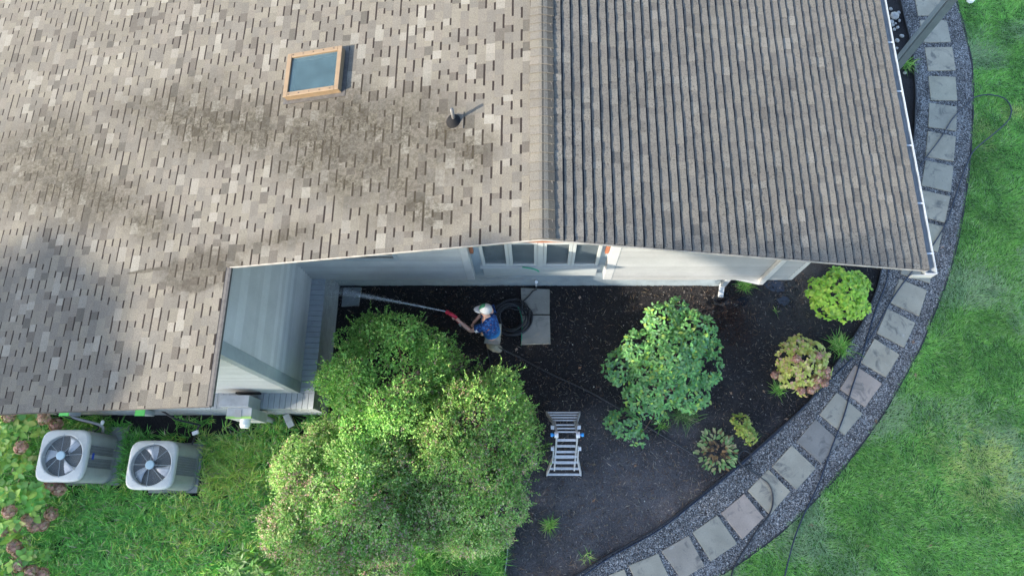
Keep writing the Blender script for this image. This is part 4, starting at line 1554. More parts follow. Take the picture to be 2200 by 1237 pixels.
col[pk_] = palette(int(pk_.sum()), [(0.29, 0.45, 0.22), (0.35, 0.47, 0.26)], [1, 1], r)
yp = P(2110, 1010)
ya = np.exp(-(((lx - yp.x) / 0.8) ** 2 + ((ly - yp.y) / 0.62) ** 2)) + 0.8 * np.exp(-(((lx - P(2190, 245).x) / 0.45) ** 2 + ((ly - P(2190, 245).y) / 0.2) ** 2)) \
    + 0.4 * np.exp(-(((lx - P(2120, 290).x) / 0.35) ** 2 + ((ly - P(2120, 290).y) / 0.5) ** 2))
yk = r.random(n) < np.clip(ya * (0.85 + 0.5 * vnoise(lx, ly, 4.0)), 0, 0.92)
col[yk] = palette(int(yk.sum()), [(0.48, 0.60, 0.17), (0.56, 0.60, 0.27), (0.38, 0.56, 0.14)], [3, 2, 2], r)
tag(np_mesh('lawn_grass', V, T, np.repeat(col, 5, 0), MT['grass']), 'mown green lawn grass right of the path', 'grass', kind='stuff')

# ---- litter on the mulch: chips, straw and needles
r = np.random.default_rng(84)
N = 75000
x, y = r.uniform(-4.2, 7.2, N), r.uniform(-1.9, 5.0, N)
ok = inside(x, y, [(p.x, p.y) for p in inner] + [(0.0, -4), (-4.2, -4), (-4.2, 4.34), (6.0, 4.6), (6.0, 12), (inner[0].x, 12)])
x, y = x[ok], y[ok]
n = len(x)
dryc = P(1330, 1080)
dry = np.exp(-(((x - dryc.x) / 2.9) ** 2 + ((y - dryc.y) / 1.7) ** 2))
straw = r.random(n) < 0.07 + 0.22 * dry
L = np.where(straw, r.uniform(0.03, 0.14, n), r.uniform(0.015, 0.052, n))
Wd = np.where(straw, r.uniform(0.004, 0.009, n), L * r.uniform(0.25, 0.5, n))
d = np.stack([np.cos(a := r.uniform(0, 6.283, n)), np.sin(a), r.uniform(-0.15, 0.5, n)], 1)
V, T = leaf_arrays(np.stack([x, y, r.uniform(0.004, 0.02, n)], 1), d, np.array([0, 0, 1.0]) + r.normal(0, 0.55, (n, 3)), L, Wd, 0.3)
col = palette(n, [(0.012, 0.011, 0.012), (0.02, 0.018, 0.019), (0.007, 0.007, 0.008), (0.10, 0.095, 0.095), (0.065, 0.045, 0.032)], [4, 3, 3, 1.8, 1.2], r)
wq = (np.clip(dry * 1.3, 0, 1) * r.random(n) ** 0.8)[:, None]
col = col * (1 - wq) + palette(n, [(0.15, 0.14, 0.145), (0.10, 0.095, 0.10), (0.22, 0.20, 0.19)], [3, 3, 1], r) * wq
col[straw] = palette(int(straw.sum()), [(0.20, 0.14, 0.085), (0.12, 0.065, 0.038), (0.28, 0.23, 0.17), (0.38, 0.34, 0.28)], [3, 3, 2, 1.5], r)
tag(np_mesh('mulch_litter', V, T, np.repeat(col, 4, 0), MT['attr_matte']), 'wood chips, straw and needles scattered over the dark mulch', 'litter', kind='stuff')
# rust-brown needles below the downspout, straw near the nozzle
nd = 900
cpt = np.where(r.random(nd)[:, None] < 0.8, np.array(P(1568, 690))[None], np.array(P(965, 655))[None])
pos = cpt + np.stack([r.normal(0, 0.22, nd), r.normal(0, 0.30, nd), r.uniform(0.005, 0.03, nd)], 1)
pos[:, 2] = r.uniform(0.008, 0.03, nd)
pos[:, 1] = np.minimum(pos[:, 1], YF - 0.05)
V, T = leaf_arrays(pos, np.stack([r.normal(0, 1, nd), r.normal(0, 1, nd), r.normal(0, 0.1, nd)], 1), np.tile([0, 0, 1.0], (nd, 1)), r.uniform(0.06, 0.16, nd), r.uniform(0.002, 0.004, nd))
tag(np_mesh('needle_litter', V, T, np.repeat(palette(nd, [(0.14, 0.065, 0.035), (0.09, 0.045, 0.03), (0.20, 0.12, 0.07)], [3, 3, 1], r), 4, 0), MT['attr_matte']),
    'rust-brown needles lying below the downspout', 'litter', kind='stuff')
# pale pebbles and bits
n = 800
x, y = r.uniform(-4.0, 5.5, n), r.uniform(-1.5, 4.3, n)
ok = inside(x, y, [(p.x, p.y) for p in inner] + [(0.0, -4), (-4.0, -4), (-4.0, 4.3), (6.0, 4.6), (6.0, 12), (inner[0].x, 12)])
x, y = x[ok], y[ok]
V, T, cc = pebbles(np.stack([x, y, np.full(len(x), 0.012)], 1), r.uniform(0.005, 0.013, len(x)), palette(len(x), [(0.4, 0.37, 0.33), (0.26, 0.2, 0.14), (0.5, 0.48, 0.45)], [2, 2, 1], r))
tag(np_mesh('mulch_pebbles', V, T, cc, MT['attr_matte']), 'pale pebbles strewn over the mulch', 'pebbles', kind='stuff')


# dry curled leaves one can pick out
def dry_leaf(u, v, size, label, group):
    c = P(u, v, 0.02)
    rd = random.Random(int(u * 7 + v))
    b = MB()
    a0 = rd.uniform(0, 6.28)
    vs = [(c.x, c.y, c.z + 0.012)]
    m = 9
    for i in range(m):
        a = a0 + 6.283 * i / m
        q = size * (1.0 if i % 2 else 0.45) * rd.uniform(0.7, 1.15) * (1.3 if i in (0, 4, 5) else 0.8)
        vs.append((c.x + q * math.cos(a), c.y + q * math.sin(a), c.z + rd.uniform(0.0, 0.5) * size + 0.006))
    col = rd.choice([(0.30, 0.17, 0.10), (0.36, 0.24, 0.16), (0.42, 0.31, 0.24)])
    b.add(vs, [(0, 1 + i, 1 + (i + 1) % m) for i in range(m)], col)
    tag(b.build('dry_leaf', MT['leaf']), label, 'leaf', group)


for (u, v, lab) in ((1743, 1128, 'dry brown leaf on the lawn edge beside the hose, near the bottom'), (1998, 1172, 'larger dry leaf on the lawn near the lower right corner'),
                    (1862, 1172, 'dry brown leaf on the lawn, lowest but one from the path'), (1892, 1064, 'dry brown leaf on the lawn midway between path and yellow patch'),
                    (2022, 533, 'dry leaf on the gravel rim right of the roof corner'), (1966, 805, 'dry leaf on the lawn edge level with the reddish paver'),
                    (1960, 735, 'dry leaf on the gravel rim below the roof corner'), (1880, 905, 'dry leaf on the lawn edge above the darkest paver')):
    dry_leaf(u, v, 0.055, lab, 'dry leaves on the lawn')
for (u, v, lab) in ((1110, 750, 'dry brown leaf on mulch just below the hose coil'), (1245, 640, 'dry brown leaf on mulch right of the stone slabs'),
                    (1570, 845, 'dry brown leaf on mulch right of the broad-leaved shrub'), (1520, 925, 'dry brown leaf above the withered perennial'),
                    (1640, 840, 'dry brown leaf at the left of the yellow hydrangea'), (1690, 900, 'dry brown leaf on the bed edge below the yellow hydrangea'),
                    (1150, 890, 'dry brown leaf on mulch left of the ladder top'), (1365, 1000, 'dry brown leaf on mulch between ladder and perennial'),
                    (1275, 1075, 'dry brown leaf on mulch below the ladder'), (1110, 1065, 'dry brown leaf beside the lowest small-leaved shrub'),
                    (1245, 790, 'dry brown leaf on open mulch above the long hose')):
    dry_leaf(u, v, 0.045, lab, 'dry leaves on the mulch')

# ------------------------------------------------------------------ condensers
def rrect(hx, hy, r, n=5):
    pts = []
    for (sx, sy, a0) in ((1, 1, 0), (-1, 1, 90), (-1, -1, 180), (1, -1, 270)):
        for k in range(n + 1):
            a = math.radians(a0 + 90 * k / n)
            pts.append((sx * (hx - r) + r * math.cos(a), sy * (hy - r) + r * math.sin(a)))
    return pts


def condenser(c, label, rot_fan, H=0.95, hx=0.43, hy=0.45, badge=True, split=True, labels=False):
    root = empty('condenser', (c.x, c.y, 0), label, 'condenser', 'air conditioning condensers')
    cx, cy = c.x, c.y
    n = 48
    out = []
    for k in range(n):                                   # rounded square outline at even angles
        a = 2 * math.pi * (k + 0.5) / n
        ca, sa = math.cos(a), math.sin(a)
        q = (abs(ca / hx) ** 5.5 + abs(sa / hy) ** 5.5) ** (-1 / 5.5)
        out.append((q * ca, q * sa))
    R = 0.355
    # cabinet top: bevelled plate with a round opening
    b = MB()
    ring = []
    for (x, y) in out:
        a = math.atan2(y, x)
        ring.append((R * math.cos(a), R * math.sin(a)))
    lay = [[(x, y, H - 0.085) for x, y in out], [(x * 1.012, y * 1.012, H - 0.05) for x, y in out], [(x * 0.985, y * 0.985, H - 0.018) for x, y in out], [(x * 0.93, y * 0.93, H - 0.004) for x, y in out],
           [(x * 1.06, y * 1.06, H + 0.008) for x, y in ring], [(x, y, H + 0.004) for x, y in ring], [(x * 0.985, y * 0.985, H - 0.20) for x, y in ring]]
    vs = [(cx + x, cy + y, z) for l in lay for x, y, z in l]
    fs = []
    for j in range(len(lay) - 1):
        for i in range(n):
            fs.append((j * n + i, j * n + (i + 1) % n, (j + 1) * n + (i + 1) % n, (j + 1) * n + i))
    b.add(vs, fs)
    b.build('top_cover', MT['condenser_top'], root, smooth=False)
    # side: corner posts and louvred panels over dark coil
    b = MB()
    pin = rrect(hx - 0.03, hy - 0.03, 0.13, 5)
    b.prism([(cx + x, cy + y) for x, y in pin], 0.09, H - 0.09)
    b.build('coil', MT['coil'], root)
    b = MB()
    b.prism([(cx + x, cy + y) for x, y in rrect(hx, hy, 0.15, 5)], 0.05, 0.12)
    b.build('base_pan', MT['condenser_side'], root)
    # corner panels follow the rounded corners
    for q in range(4):
        a0 = 45 + 90 * q
        b = MB()
        seg = [p for i, p in enumerate(rrect(hx - 0.004, hy - 0.004, 0.15, 5)) if (i // 6) == q]
        ext0 = Vector(seg[0]) + Vector((0, -1, 0)[:2]) * 0 if False else Vector(seg[0])
        ext1 = Vector(seg[-1])
        tin = {0: ((0, -1), (-1, 0)), 1: ((1, 0), (0, -1)), 2: ((0, 1), (1, 0)), 3: ((-1, 0), (0, 1))}[q]
        wdt = 0.10
        line = [tuple(ext0 + Vector(tin[0]) * wdt)] + seg + [tuple(ext1 + Vector(tin[1]) * wdt)]
        vs = [(cx + x, cy + y, z) for z in (0.121, H - 0.086) for x, y in line] + [(cx + x * 0.96, cy + y * 0.96, z) for z in (0.121, H - 0.086) for x, y in line]
        m = len(line)
        fs = [(i, i + 1, m + i + 1, m + i) for i in range(m - 1)] + [(2 * m + i, 3 * m + i, 3 * m + i + 1, 2 * m + i + 1) for i in range(m - 1)]
        fs += [(0, m, 3 * m, 2 * m), (m - 1, 3 * m - 1, 4 * m - 1, 2 * m - 1)]
        b.add(vs, fs)
        b.build('corner_panel', MT['condenser_side'], root)
    # louvre grille of every side: vertical wires and horizontal slats
    for (ax, sg, half, face) in (('y', 1, hy - 0.25, hx), ('y', -1, hy - 0.25, hx), ('x', 1, hx - 0.25, hy), ('x', -1, hx - 0.25, hy)):
        b = MB()
        def bx_(a0, a1, d0, d1, z0, z1):
            if ax == 'y': b.box(min(cx + sg * d0, cx + sg * d1), max(cx + sg * d0, cx + sg * d1), cy + a0, cy + a1, z0, z1)
            else: b.box(cx + a0, cx + a1, min(cy + sg * d0, cy + sg * d1), max(cy + sg * d0, cy + sg * d1), z0, z1)
        k = 26
        for i in range(k):
            z = 0.14 + (H - 0.25) * i / (k - 1)
            bx_(-half - 0.02, half + 0.02, face - 0.012, face - 0.004, z, z + 0.0045)
        for i in range(9):
            a = -half + 2 * half * i / 8
            bx_(a - 0.003, a + 0.003, face - 0.0035, face - 0.0005, 0.13, H - 0.09)
        if split:
            bx_(-0.03, 0.03, face - 0.003, face + 0.003, 0.125, H - 0.088)
        b.build('louvre_panel', MT['condenser_side'], root)
    # fan under the guard
    b = MB()
    b.tube([(cx, cy, H - 0.14), (cx, cy, H - 0.03)], 0.075, 16)
    b.build('fan_motor', MT['dark_metal'], root, smooth=False)
    for k in range(3):
        a0 = rot_fan + k * 2.094
        b = MB()
        vs, fs = [], []
        for i in range(6):
            rr = 0.07 + (R - 0.085) * i / 5
            wd = 0.55 + 0.50 * (i / 5) ** 0.6
            for j in range(5):
                a = a0 + wd * (j / 4 - 0.5) * 2 * 0.62 + 0.25 * i / 5
                vs.append((cx + rr * math.cos(a), cy + rr * math.sin(a), H - 0.115 + 0.05 * (j / 4) ))
        for i in range(5):
            for j in range(4):
                fs.append((i * 5 + j, i * 5 + j + 1, (i + 1) * 5 + j + 1, (i + 1) * 5 + j))
        b.add(vs, fs)
        o = b.build('fan_blade', MT['fan'], root, smooth=True)
        md = o.modifiers.new('solid', 'SOLIDIFY')
        md.thickness = 0.003
    b = MB()
    b.tube([(cx, cy, H - 0.42), (cx, cy, H - 0.40)], R * 0.97, 24)
    b.build('fan_well', MT['coil'], root)
    # guard: rings and spokes
    b = MB()
    for i in range(15):
        rr = 0.085 + (R - 0.085) * i / 15
        pts = [(cx + rr * math.cos(6.2832 * k / 36), cy + rr * math.sin(6.2832 * k / 36), H + 0.012 + 0.018 * (1 - rr / R)) for k in range(37)]
        b.tube(pts, 0.0016, 4, cap=False)
    b.build('guard_rings', MT['wire'], root)
    for k in range(8):
        a = rot_fan + 0.3 + k * 0.7854
        b = MB()
        b.tube([(cx + 0.07 * math.cos(a), cy + 0.07 * math.sin(a), H + 0.034), (cx + (R + 0.025) * math.cos(a), cy + (R + 0.025) * math.sin(a), H + 0.015)], 0.0042, 6)
        b.build('guard_spoke', MT['wire'], root)
    b = MB()
    b.tube([(cx, cy, H + 0.026), (cx, cy, H + 0.042), (cx, cy, H + 0.046)], [0.078, 0.076, 0.06], 20)
    b.build('hub', MT['hub'], root, smooth=False)
    if badge:
        b = MB()
        b.box(cx + hx + 0.004, cx + hx + 0.016, cy - 0.055, cy + 0.055, H - 0.21, H - 0.165)
        b.build('badge', MT['badge'], root)
    if labels:
        b = MB()
        b.box(cx + 0.13, cx + 0.21, cy + hy + 0.001, cy + hy + 0.004, H - 0.22, H - 0.10)
        b.build('sticker', MT['white_plastic'], root)
        b = MB()
        b.box(cx + 0.23, cx + 0.28, cy + hy - 0.01, cy + hy + 0.003, H - 0.26, H - 0.12)
        b.build('sticker', MT['lime_paint'], root)
    return root


c1, c2 = P(133, 978, 0.95), P(324, 998, 0.95)
condenser(c1, 'grey condenser with blue badge on a pale pad, the one nearer the hydrangeas', 0.55)
condenser(c2, 'grey condenser without a badge, the one nearer the flowering shrubs', 1.25, badge=False, split=False, labels=True, hx=0.42, hy=0.42)
b = MB()
b.box(c1.x - 0.5, c1.x + 0.58, c1.y - 0.48, c1.y + 0.60, -0.02, 0.05)
tag(b.build('condenser_pad', MT['concrete'], bevel=0.01), 'pale concrete pad under the condenser with the blue badge', 'pad', 'condenser pads')
b = MB()
b.box(c2.x - 0.46, c2.x + 0.46, c2.y - 0.46, c2.y + 0.46, -0.02, 0.049)
tag(b.build('condenser_pad', MT['concrete'], bevel=0.01), 'concrete pad hidden under the condenser without a badge', 'pad', 'condenser pads')


# pipes and boxes on the front wall of the wing
def pipe(name, pts, r, mat, label, cat, group=None, n=8, per=6):
    b = MB()
    b.tube(crom(pts, per), r, n)
    return tag(b.build(name, MT[mat], smooth=True), label, cat, group)


w1, w2_ = P(162, 886, 0.55), P(345, 884, 0.55)
pipe('refrigerant_pipe', [(w1.x, YBK + 0.01, 0.6), (w1.x + 0.03, YBK - 0.12, 0.62), (c1.x + 0.30, YBK - 0.25, 0.5), (c1.x + 0.28, c1.y + 0.47, 0.35)], 0.024, 'pipe_grey', 'insulated grey pipe from the wall to the badged condenser', 'pipe')
pipe('power_whip', [(w1.x - 0.28, YBK - 0.03, 0.85), (w1.x - 0.1, YBK - 0.12, 0.6), (c1.x + 0.18, YBK - 0.25, 0.4), (c1.x + 0.15, c1.y + 0.47, 0.4)], 0.012, 'dark_metal', 'thin dark conduit from green-topped box to the badged condenser', 'cable')
pipe('refrigerant_pipe', [(w2_.x, YBK + 0.01, 0.5), (w2_.x + 0.25, YBK - 0.13, 0.42), (w2_.x + 0.62, YBK - 0.22, 0.3), (c2.x + 0.40, c2.y + 0.72, 0.25), (c2.x + 0.36, c2.y + 0.41, 0.3)], 0.018, 'rubber', 'black pipe from the wall to the condenser without a badge', 'pipe')
b = MB()
b.obox(Vector((c2.x + 0.41, c2.y + 0.62, 0.34)), (0.05, 0.02, 0), (-0.012, 0.03, 0), (0, 0, 0.025))
tag(b.build('pipe_tag', MT['white_plastic']), 'white wrap on the black condenser pipe', 'tag')
b = MB()
b.ball((c1.x + 0.33, YBK - 0.20, 0.50), 0.035, 0.05, 0.03, 8, 5)
tag(b.build('valve', MT['white_plastic'], smooth=True), 'white valve on the grey condenser pipe', 'valve')
for (u, lab) in ((137, 'green-topped electric box on the wall above the badged condenser'), (300, 'green-topped electric box on the wall above the condenser without a badge')):
    p = P(u, 886, 0.95)
    root = empty('disconnect_box', (p.x, YBK, 0.62), lab, 'electric box', 'small electric boxes on the wing wall')
    b = MB()
    b.box(p.x - 0.085, p.x + 0.085, YBK - 0.10, YBK - 0.014, 0.60, 0.93)
    b.build('case', MT['box_grey'], root, bevel=0.006)
    b = MB()
    b.box(p.x - 0.088, p.x + 0.088, YBK - 0.135, YBK - 0.013, 0.932, 0.945)
    b.build('lid', MT['green_paint'], root)

# electricity meter cabinet
mx_ = P(512, 862, 1.45).x
root = empty('meter_cabinet', (mx_, YBK, 0.4), 'grey electric meter cabinet with lime-green stripe at the corner of the plinth', 'electric meter')
b = MB()
b.box(mx_ - 0.30, mx_ + 0.21, YBK - 0.05, YBK + 0.15, 0.98, 1.52)
b.build('upper_box', MT['galvanised'], root, bevel=0.006)
b = MB()
b.box(mx_ - 0.20, mx_ + 0.235, YBK - 0.23, YBK - 0.052, 0.66, 1.40)
b.build('meter_box', MT['box_grey'], root, bevel=0.006)
b = MB()
b.box(mx_ - 0.202, mx_ + 0.237, YBK - 0.236, YBK - 0.2, 1.36, 1.408)
b.build('stripe', MT['lime_paint'], root)
b = MB()
b.tube([(mx_ + 0.05, YBK - 0.23, 1.17), (mx_ + 0.05, YBK - 0.335, 1.17), (mx_ + 0.05, YBK - 0.345, 1.17), (mx_ + 0.05, YBK - 0.375, 1.17)], [0.088, 0.088, 0.075, 0.07], 18)
b.build('meter_dial', MT['white_plastic'], root, smooth=False)
b = MB()
b.box(mx_ - 0.05, mx_ + 0.06, YBK - 0.215, YBK - 0.09, 1.401, 1.41)
b.build('hatch', MT['pipe_grey'], root)
b = MB()
b.tube([(mx_ + 0.12, YBK - 0.12, 0.66), (mx_ + 0.12, YBK - 0.12, -0.02)], 0.05, 10)
b.build('conduit', MT['galvanised'], root, smooth=True)
b = MB()
b.tube([(mx_ - 0.12, YBK - 0.12, 0.66), (mx_ - 0.12, YBK - 0.12, -0.02)], 0.02, 8)
b.build('conduit', MT['galvanised'], root, smooth=True)
# low dark strip against the foot of the siding behind the cabinet
b = MB()
b.box(mx_ - 0.22, mx_ + 0.20, YS - 0.06, YS - 0.024, 0.985, 1.10)
b.build('dark_strip', MT['dark_room'], house)

p = P(622, 903, 0.12)
root = empty('cable_box', (p.x, p.y, 0), 'small grey utility box leaning in the soil beside the plinth corner', 'utility box')
b = MB()
R_ = Euler((0.25, 0.15, 0.5)).to_matrix()
b.obox(p + Vector((0, 0, 0.02)), R_ @ Vector((0.06, 0, 0)), R_ @ Vector((0, 0.13, 0)), R_ @ Vector((0, 0, 0.12)))
b.build('case', MT['box_grey'], root, bevel=0.01)
b = MB()
b.obox(p + R_ @ Vector((0.0, 0, 0.135)) + Vector((0, 0, 0.02)), R_ @ Vector((0.066, 0, 0)), R_ @ Vector((0, 0.012, 0)), R_ @ Vector((0, 0, 0.012)))
b.build('strap', MT['pipe_grey'], root)

# ------------------------------------------------------------------ slabs, spigot, puddles, post, stones
for q4, lab, tone in ((((1119, 618), (1181, 621), (1181, 674), (1121, 674)), 'stone slab in the mulch, the one touching the house wall', (0.235, 0.23, 0.20)),
                      (((1121, 677), (1181, 677), (1183, 738), (1120, 740)), 'stone slab in the mulch, the one farther from the wall', (0.25, 0.245, 0.215)),
                      (((738, 617), (776, 617), (770, 655), (733, 658)), 'wet grey stone slab where the water jet meets the corner', (0.20, 0.225, 0.24))):
    pts = [P(u, v, 0.045) for u, v in q4]
    b = MB()
    b.prism([(a.x, a.y) for a in reversed(pts)], -0.03, 0.045, tone)
    tag(b.build('stone_slab', MT['bluestone'], bevel=0.006), lab, 'stone slab', 'stone slabs in the mulch')

sp_ = P(1152, 606, 0.35)
root = empty('spigot', (sp_.x, YF, 0.3), 'white garden tap on the foundation above the stone slabs', 'tap')
b = MB()
b.tube([(sp_.x, YF + 0.01, 0.38), (sp_.x, YF - 0.08, 0.38), (sp_.x, YF - 0.12, 0.34)], [0.018, 0.018, 0.02], 10)
b.build('body', MT['aluminium'], root, smooth=True)
b = MB()
b.tube([(sp_.x, YF - 0.06, 0.40), (sp_.x, YF - 0.06, 0.425), (sp_.x, YF - 0.06, 0.435)], [0.012, 0.035, 0.03], 12)
b.build('handle', MT['white_plastic'], root)


def puddle(pts, z, label):
    q = crom([P(u, v, z) for u, v in pts + pts[:2]], 5)[:-6]
    b = MB()
    cx_, cy_ = sum(a.x for a in q) / len(q), sum(a.y for a in q) / len(q)
    b.add([(cx_ + (a.x - cx_) * (w_ := rnd.uniform(0.82, 1.12)), cy_ + (a.y - cy_) * w_, z) for a in q], [tuple(range(len(q)))])
    tag(b.build('puddle', MT['water'], origin=(0, 0, 0)), label, kind='structure')


puddle([(1640, 612), (1660, 602), (1682, 606), (1692, 618), (1680, 628), (1658, 624)], 0.008, 'widest shallow puddle on the mulch beside the siding corner')
puddle([(1668, 642), (1684, 636), (1698, 644), (1690, 656), (1674, 652)], 0.008, 'lower puddle on the mulch toward the yellow hydrangea')
puddle([(1580, 642), (1598, 636), (1610, 645), (1600, 656), (1584, 654)], 0.012, 'small puddle between downspout and wide puddle')
puddle([(1532, 640), (1545, 630), (1564, 634), (1570, 648), (1560, 658), (1540, 656)], 0.010, 'pool of water at the downspout foot')

pb = P(1985, 68, 2.0)
root = empty('grey_post', (pb.x, pb.y, 0), 'tall square grey post rising past the gutter above the pavers', 'post')
b = MB()
b.box(pb.x - 0.085, pb.x + 0.085, pb.y - 0.085, pb.y + 0.085, 0.0, 3.6)
b.build('shaft', MT['post'], root, bevel=0.006)
b = MB()
b.box(pb.x - 0.11, pb.x - 0.086, pb.y - 0.05, pb.y + 0.05, 0.0, 3.58)
b.build('batten', MT['grey_trim'], root)
b = MB()
b.box(pb.x - 0.12, pb.x + 0.12, pb.y - 0.12, pb.y + 0.12, 0.0, 0.10)
b.build('base', MT['concrete'], root)

r_ = random.Random(5)
for (u, v, s) in ((1914, 20, .045), (1921, 36, .11), (1930, 28, .05), (1932, 45, .045), (1924, 51, .03), (1915, 48, .06), (1918, 55, .045), (1921, 64, .045), (1928, 60, .05), (1937, 78, .055), (1927, 88, .055), (1927, 104, .035), (1944, 157, .045)):
    p = P(u, v, 0.03)
    b = MB()
    b.ball((0, 0, 0), s, s * r_.uniform(0.75, 1.05), s * 0.55, 9, 6, jit=0.09)
    a = r_.uniform(0, 3)
    b.v = [(p.x + x * math.cos(a) - y * math.sin(a), p.y + x * math.sin(a) + y * math.cos(a), 0.02 + s * 0.3 + z) for x, y, z in b.v]
    big = s > 0.1
    tag(b.build('river_stone', MT['river_stone'], smooth=True), 'largest pale river stone between gutter and path' if big else 'pale river stone in the soil between gutter and path', 'stone', 'river stones beside the path')
p = P(2085, 2, 0.06)
b = MB()
b.prism([(p.x + 0.09 * math.cos(k * 1.05), p.y + 0.07 * math.sin(k * 1.05)) for k in range(6)], 0.03, 0.12)
tag(b.build('lawn_fixture', MT['white_plastic'], bevel=0.012), 'small white plastic cap in the lawn at the top edge', 'lawn fixture')
p0, p1 = P(1880, -6, 0.05), P(1930, 17, 0.05)
b = MB()
b.box(6.35, 6.9, P(1900, 14, 0).y, P(1900, 14, 0).y + 0.4, 0.0, 0.06)
tag(b.build('stepping_slab', MT['concrete'], bevel=0.006), 'grey concrete slab end beside the river stones at the top edge', 'slab')


# ------------------------------------------------------------------ hoses
def gz(u, v, z):
    p = P(u, v, z)
    return Vector((p.x, p.y, z))


def hose(name, px, r, mat, label, z=0.022, zs=None, per=6):
    pts = []
    for i, q in enumerate(px):
        zz = q[2] if len(q) > 2 else z
        pts.append(gz(q[0], q[1], zz))
    b = MB()
    b.tube(crom(pts, per), r, 7)
    return tag(b.build(name, MT[mat], smooth=True), label, 'hose', 'hoses on the ground')


Z1 = 0.075
hose('hose', [(1235, 1250, .05), (1305, 1200, .05), (1414, 1139, .05), (1491, 1080, .05), (1574, 1013, .05), (1620, 973, .05), (1667, 932, .06), (1702, 897, .06), (1745, 856, .06), (1784, 816, .06), (1841, 759, .06), (1859, 741, .07),
              (1884, 702, Z1), (1905, 662, Z1), (1927, 627, Z1), (1959, 584, Z1), (1998, 535, Z1), (2026, 492, Z1), (2042, 455, Z1), (2060, 401, .06), (2076, 356, .05), (2093, 323, .07), (2131, 291, .08), (2161, 265, .08),
              (2172, 246, .08), (2170, 226, .08), (2154, 210, .08), (2122, 204, .08), (2093, 210, .07), (2073, 229, .06), (2047, 255, Z1), (2021, 297, Z1), (1996, 330, Z1), (1976, 359, .06), (1962, 400, .06), (1945, 460, .06),
              (1925, 530, .06), (1911, 574, .06), (1902, 613, .06), (1880, 670, .06), (1866, 716, .06), (1855, 755, Z1 + .02), (1841, 801, Z1), (1827, 844, Z1), (1813, 893, Z1), (1790, 953, Z1), (1759, 1038, .06), (1727, 1105, .06), (1704, 1165, .08), (1684, 1245, .08)],
     0.0135, 'blue_rubber', 'long dark blue-black hose that runs along the path and loops onto the lawn')
hose('hose', [(1052, 733, .75), (1062, 741, .5), (1085, 753, .12), (1115, 767), (1160, 791), (1205, 813), (1260, 838), (1305, 862), (1350, 889), (1395, 918), (1450, 951), (1490, 976), (1525, 997), (1565, 1004), (1594, 1003, .05),
              (1612, 994, .06), (1614, 979, .06), (1604, 968, .06), (1592, 970, .06), (1586, 984, .06), (1592, 997, .07), (1612, 1010, .05), (1636, 1026, .05), (1652, 1040, Z1), (1660, 1062, Z1), (1659, 1088, Z1), (1648, 1112, .06), (1628, 1135, .05), (1611, 1163, .05),
              (1592, 1190, .05), (1578, 1215, .06), (1568, 1245, .08)], 0.014, 'rubber', 'black hose from the person across the mulch with a small loop at the bed edge')
hose('hose', [(1046, 737, .6), (1047, 748, .3), (1050, 765, .03), (1054, 785), (1060, 810), (1075, 850), (1085, 900)], 0.011, 'rubber', 'thin black hose running from the person into the flowering shrubs')
hose('hose', [(1077, 1140), (1086, 1155), (1090, 1178), (1088, 1205), (1082, 1245)], 0.011, 'pipe_grey', 'short grey hose beside the strappy grass at the bottom edge')
# coil on the mulch, led to the tap
cc_ = P(1100, 682, 0.03)
pts = []
r_ = random.Random(9)
turns = 11
ox = oy = 0
for k in range(turns):
    ox, oy = r_.uniform(-0.045, 0.045), r_.uniform(-0.04, 0.04)
    rr = 0.335 + r_.uniform(-0.10, 0.09)
    if k == 5: rr, ox, oy = 0.23, -0.05, -0.04
    for i in range(18):
        a = 1.0 + 6.2832 * i / 18
        pts.append(Vector((cc_.x + ox + rr * 1.04 * math.cos(a), cc_.y + oy + rr * 0.98 * math.sin(a), 0.022 + 0.016 * k * (0.55 + 0.45 * math.sin(a * 2 + k)) + 0.01)))
pts = pts[::2]
pts += [gz(1118, 656, 0.05), gz(1132, 640, 0.065), gz(1146, 624, 0.065), Vector((sp_.x, YF - 0.13, 0.12)), Vector((sp_.x, YF - 0.12, 0.31))]
b = MB()
b.tube(crom(pts, 5), 0.013, 7)
tag(b.build('hose_coil', MT['rubber'], smooth=True), 'coiled black hose on the mulch behind the person, led to the tap', 'hose', 'hoses on the ground')
b = MB()
b.tube(crom([gz(1120, 742, .02), gz(1121, 715, .06), gz(1122, 690, .07), gz(1116, 665, .06), gz(1108, 655, .05)], 6), 0.009, 6)
tag(b.build('hose', MT['green_hose'], smooth=True), 'thin green hose along the left edge of the stone slabs', 'hose', 'hoses on the ground')
b = MB()
s0 = P(1122, 570, 1.5)
b.tube(crom([(s0.x, wy - 0.07, 1.49), (s0.x + 0.12, wy - 0.085, 1.485), (s0.x + 0.24, wy - 0.10, 1.45), (s0.x + 0.31, wy - 0.11, 1.36)], 5), 0.014, 8)
gh = tag(b.build('hose', MT['green_hose'], smooth=True), 'short cut of green hose lying on the window sill', 'hose')

# ------------------------------------------------------------------ ladder
fa, fb = P(1208, 887, 0), P(1213, 1019, 0)
lx0 = (fa.x + fb.x) / 2
ym, hA = (fa.y + fb.y) / 2, 1.62
lad = empty('ladder', (lx0, ym, 0), 'aluminium folding ladder standing open on the mulch', 'ladder')


def lp(side, t, x):
    """point of one leg pair: t = 0 at the hinge, 1 at the ground"""
    yf = fa.y if side > 0 else fb.y
    return Vector((lx0 + x, ym + (yf - ym) * t, hA * (1 - t) + 0.012))


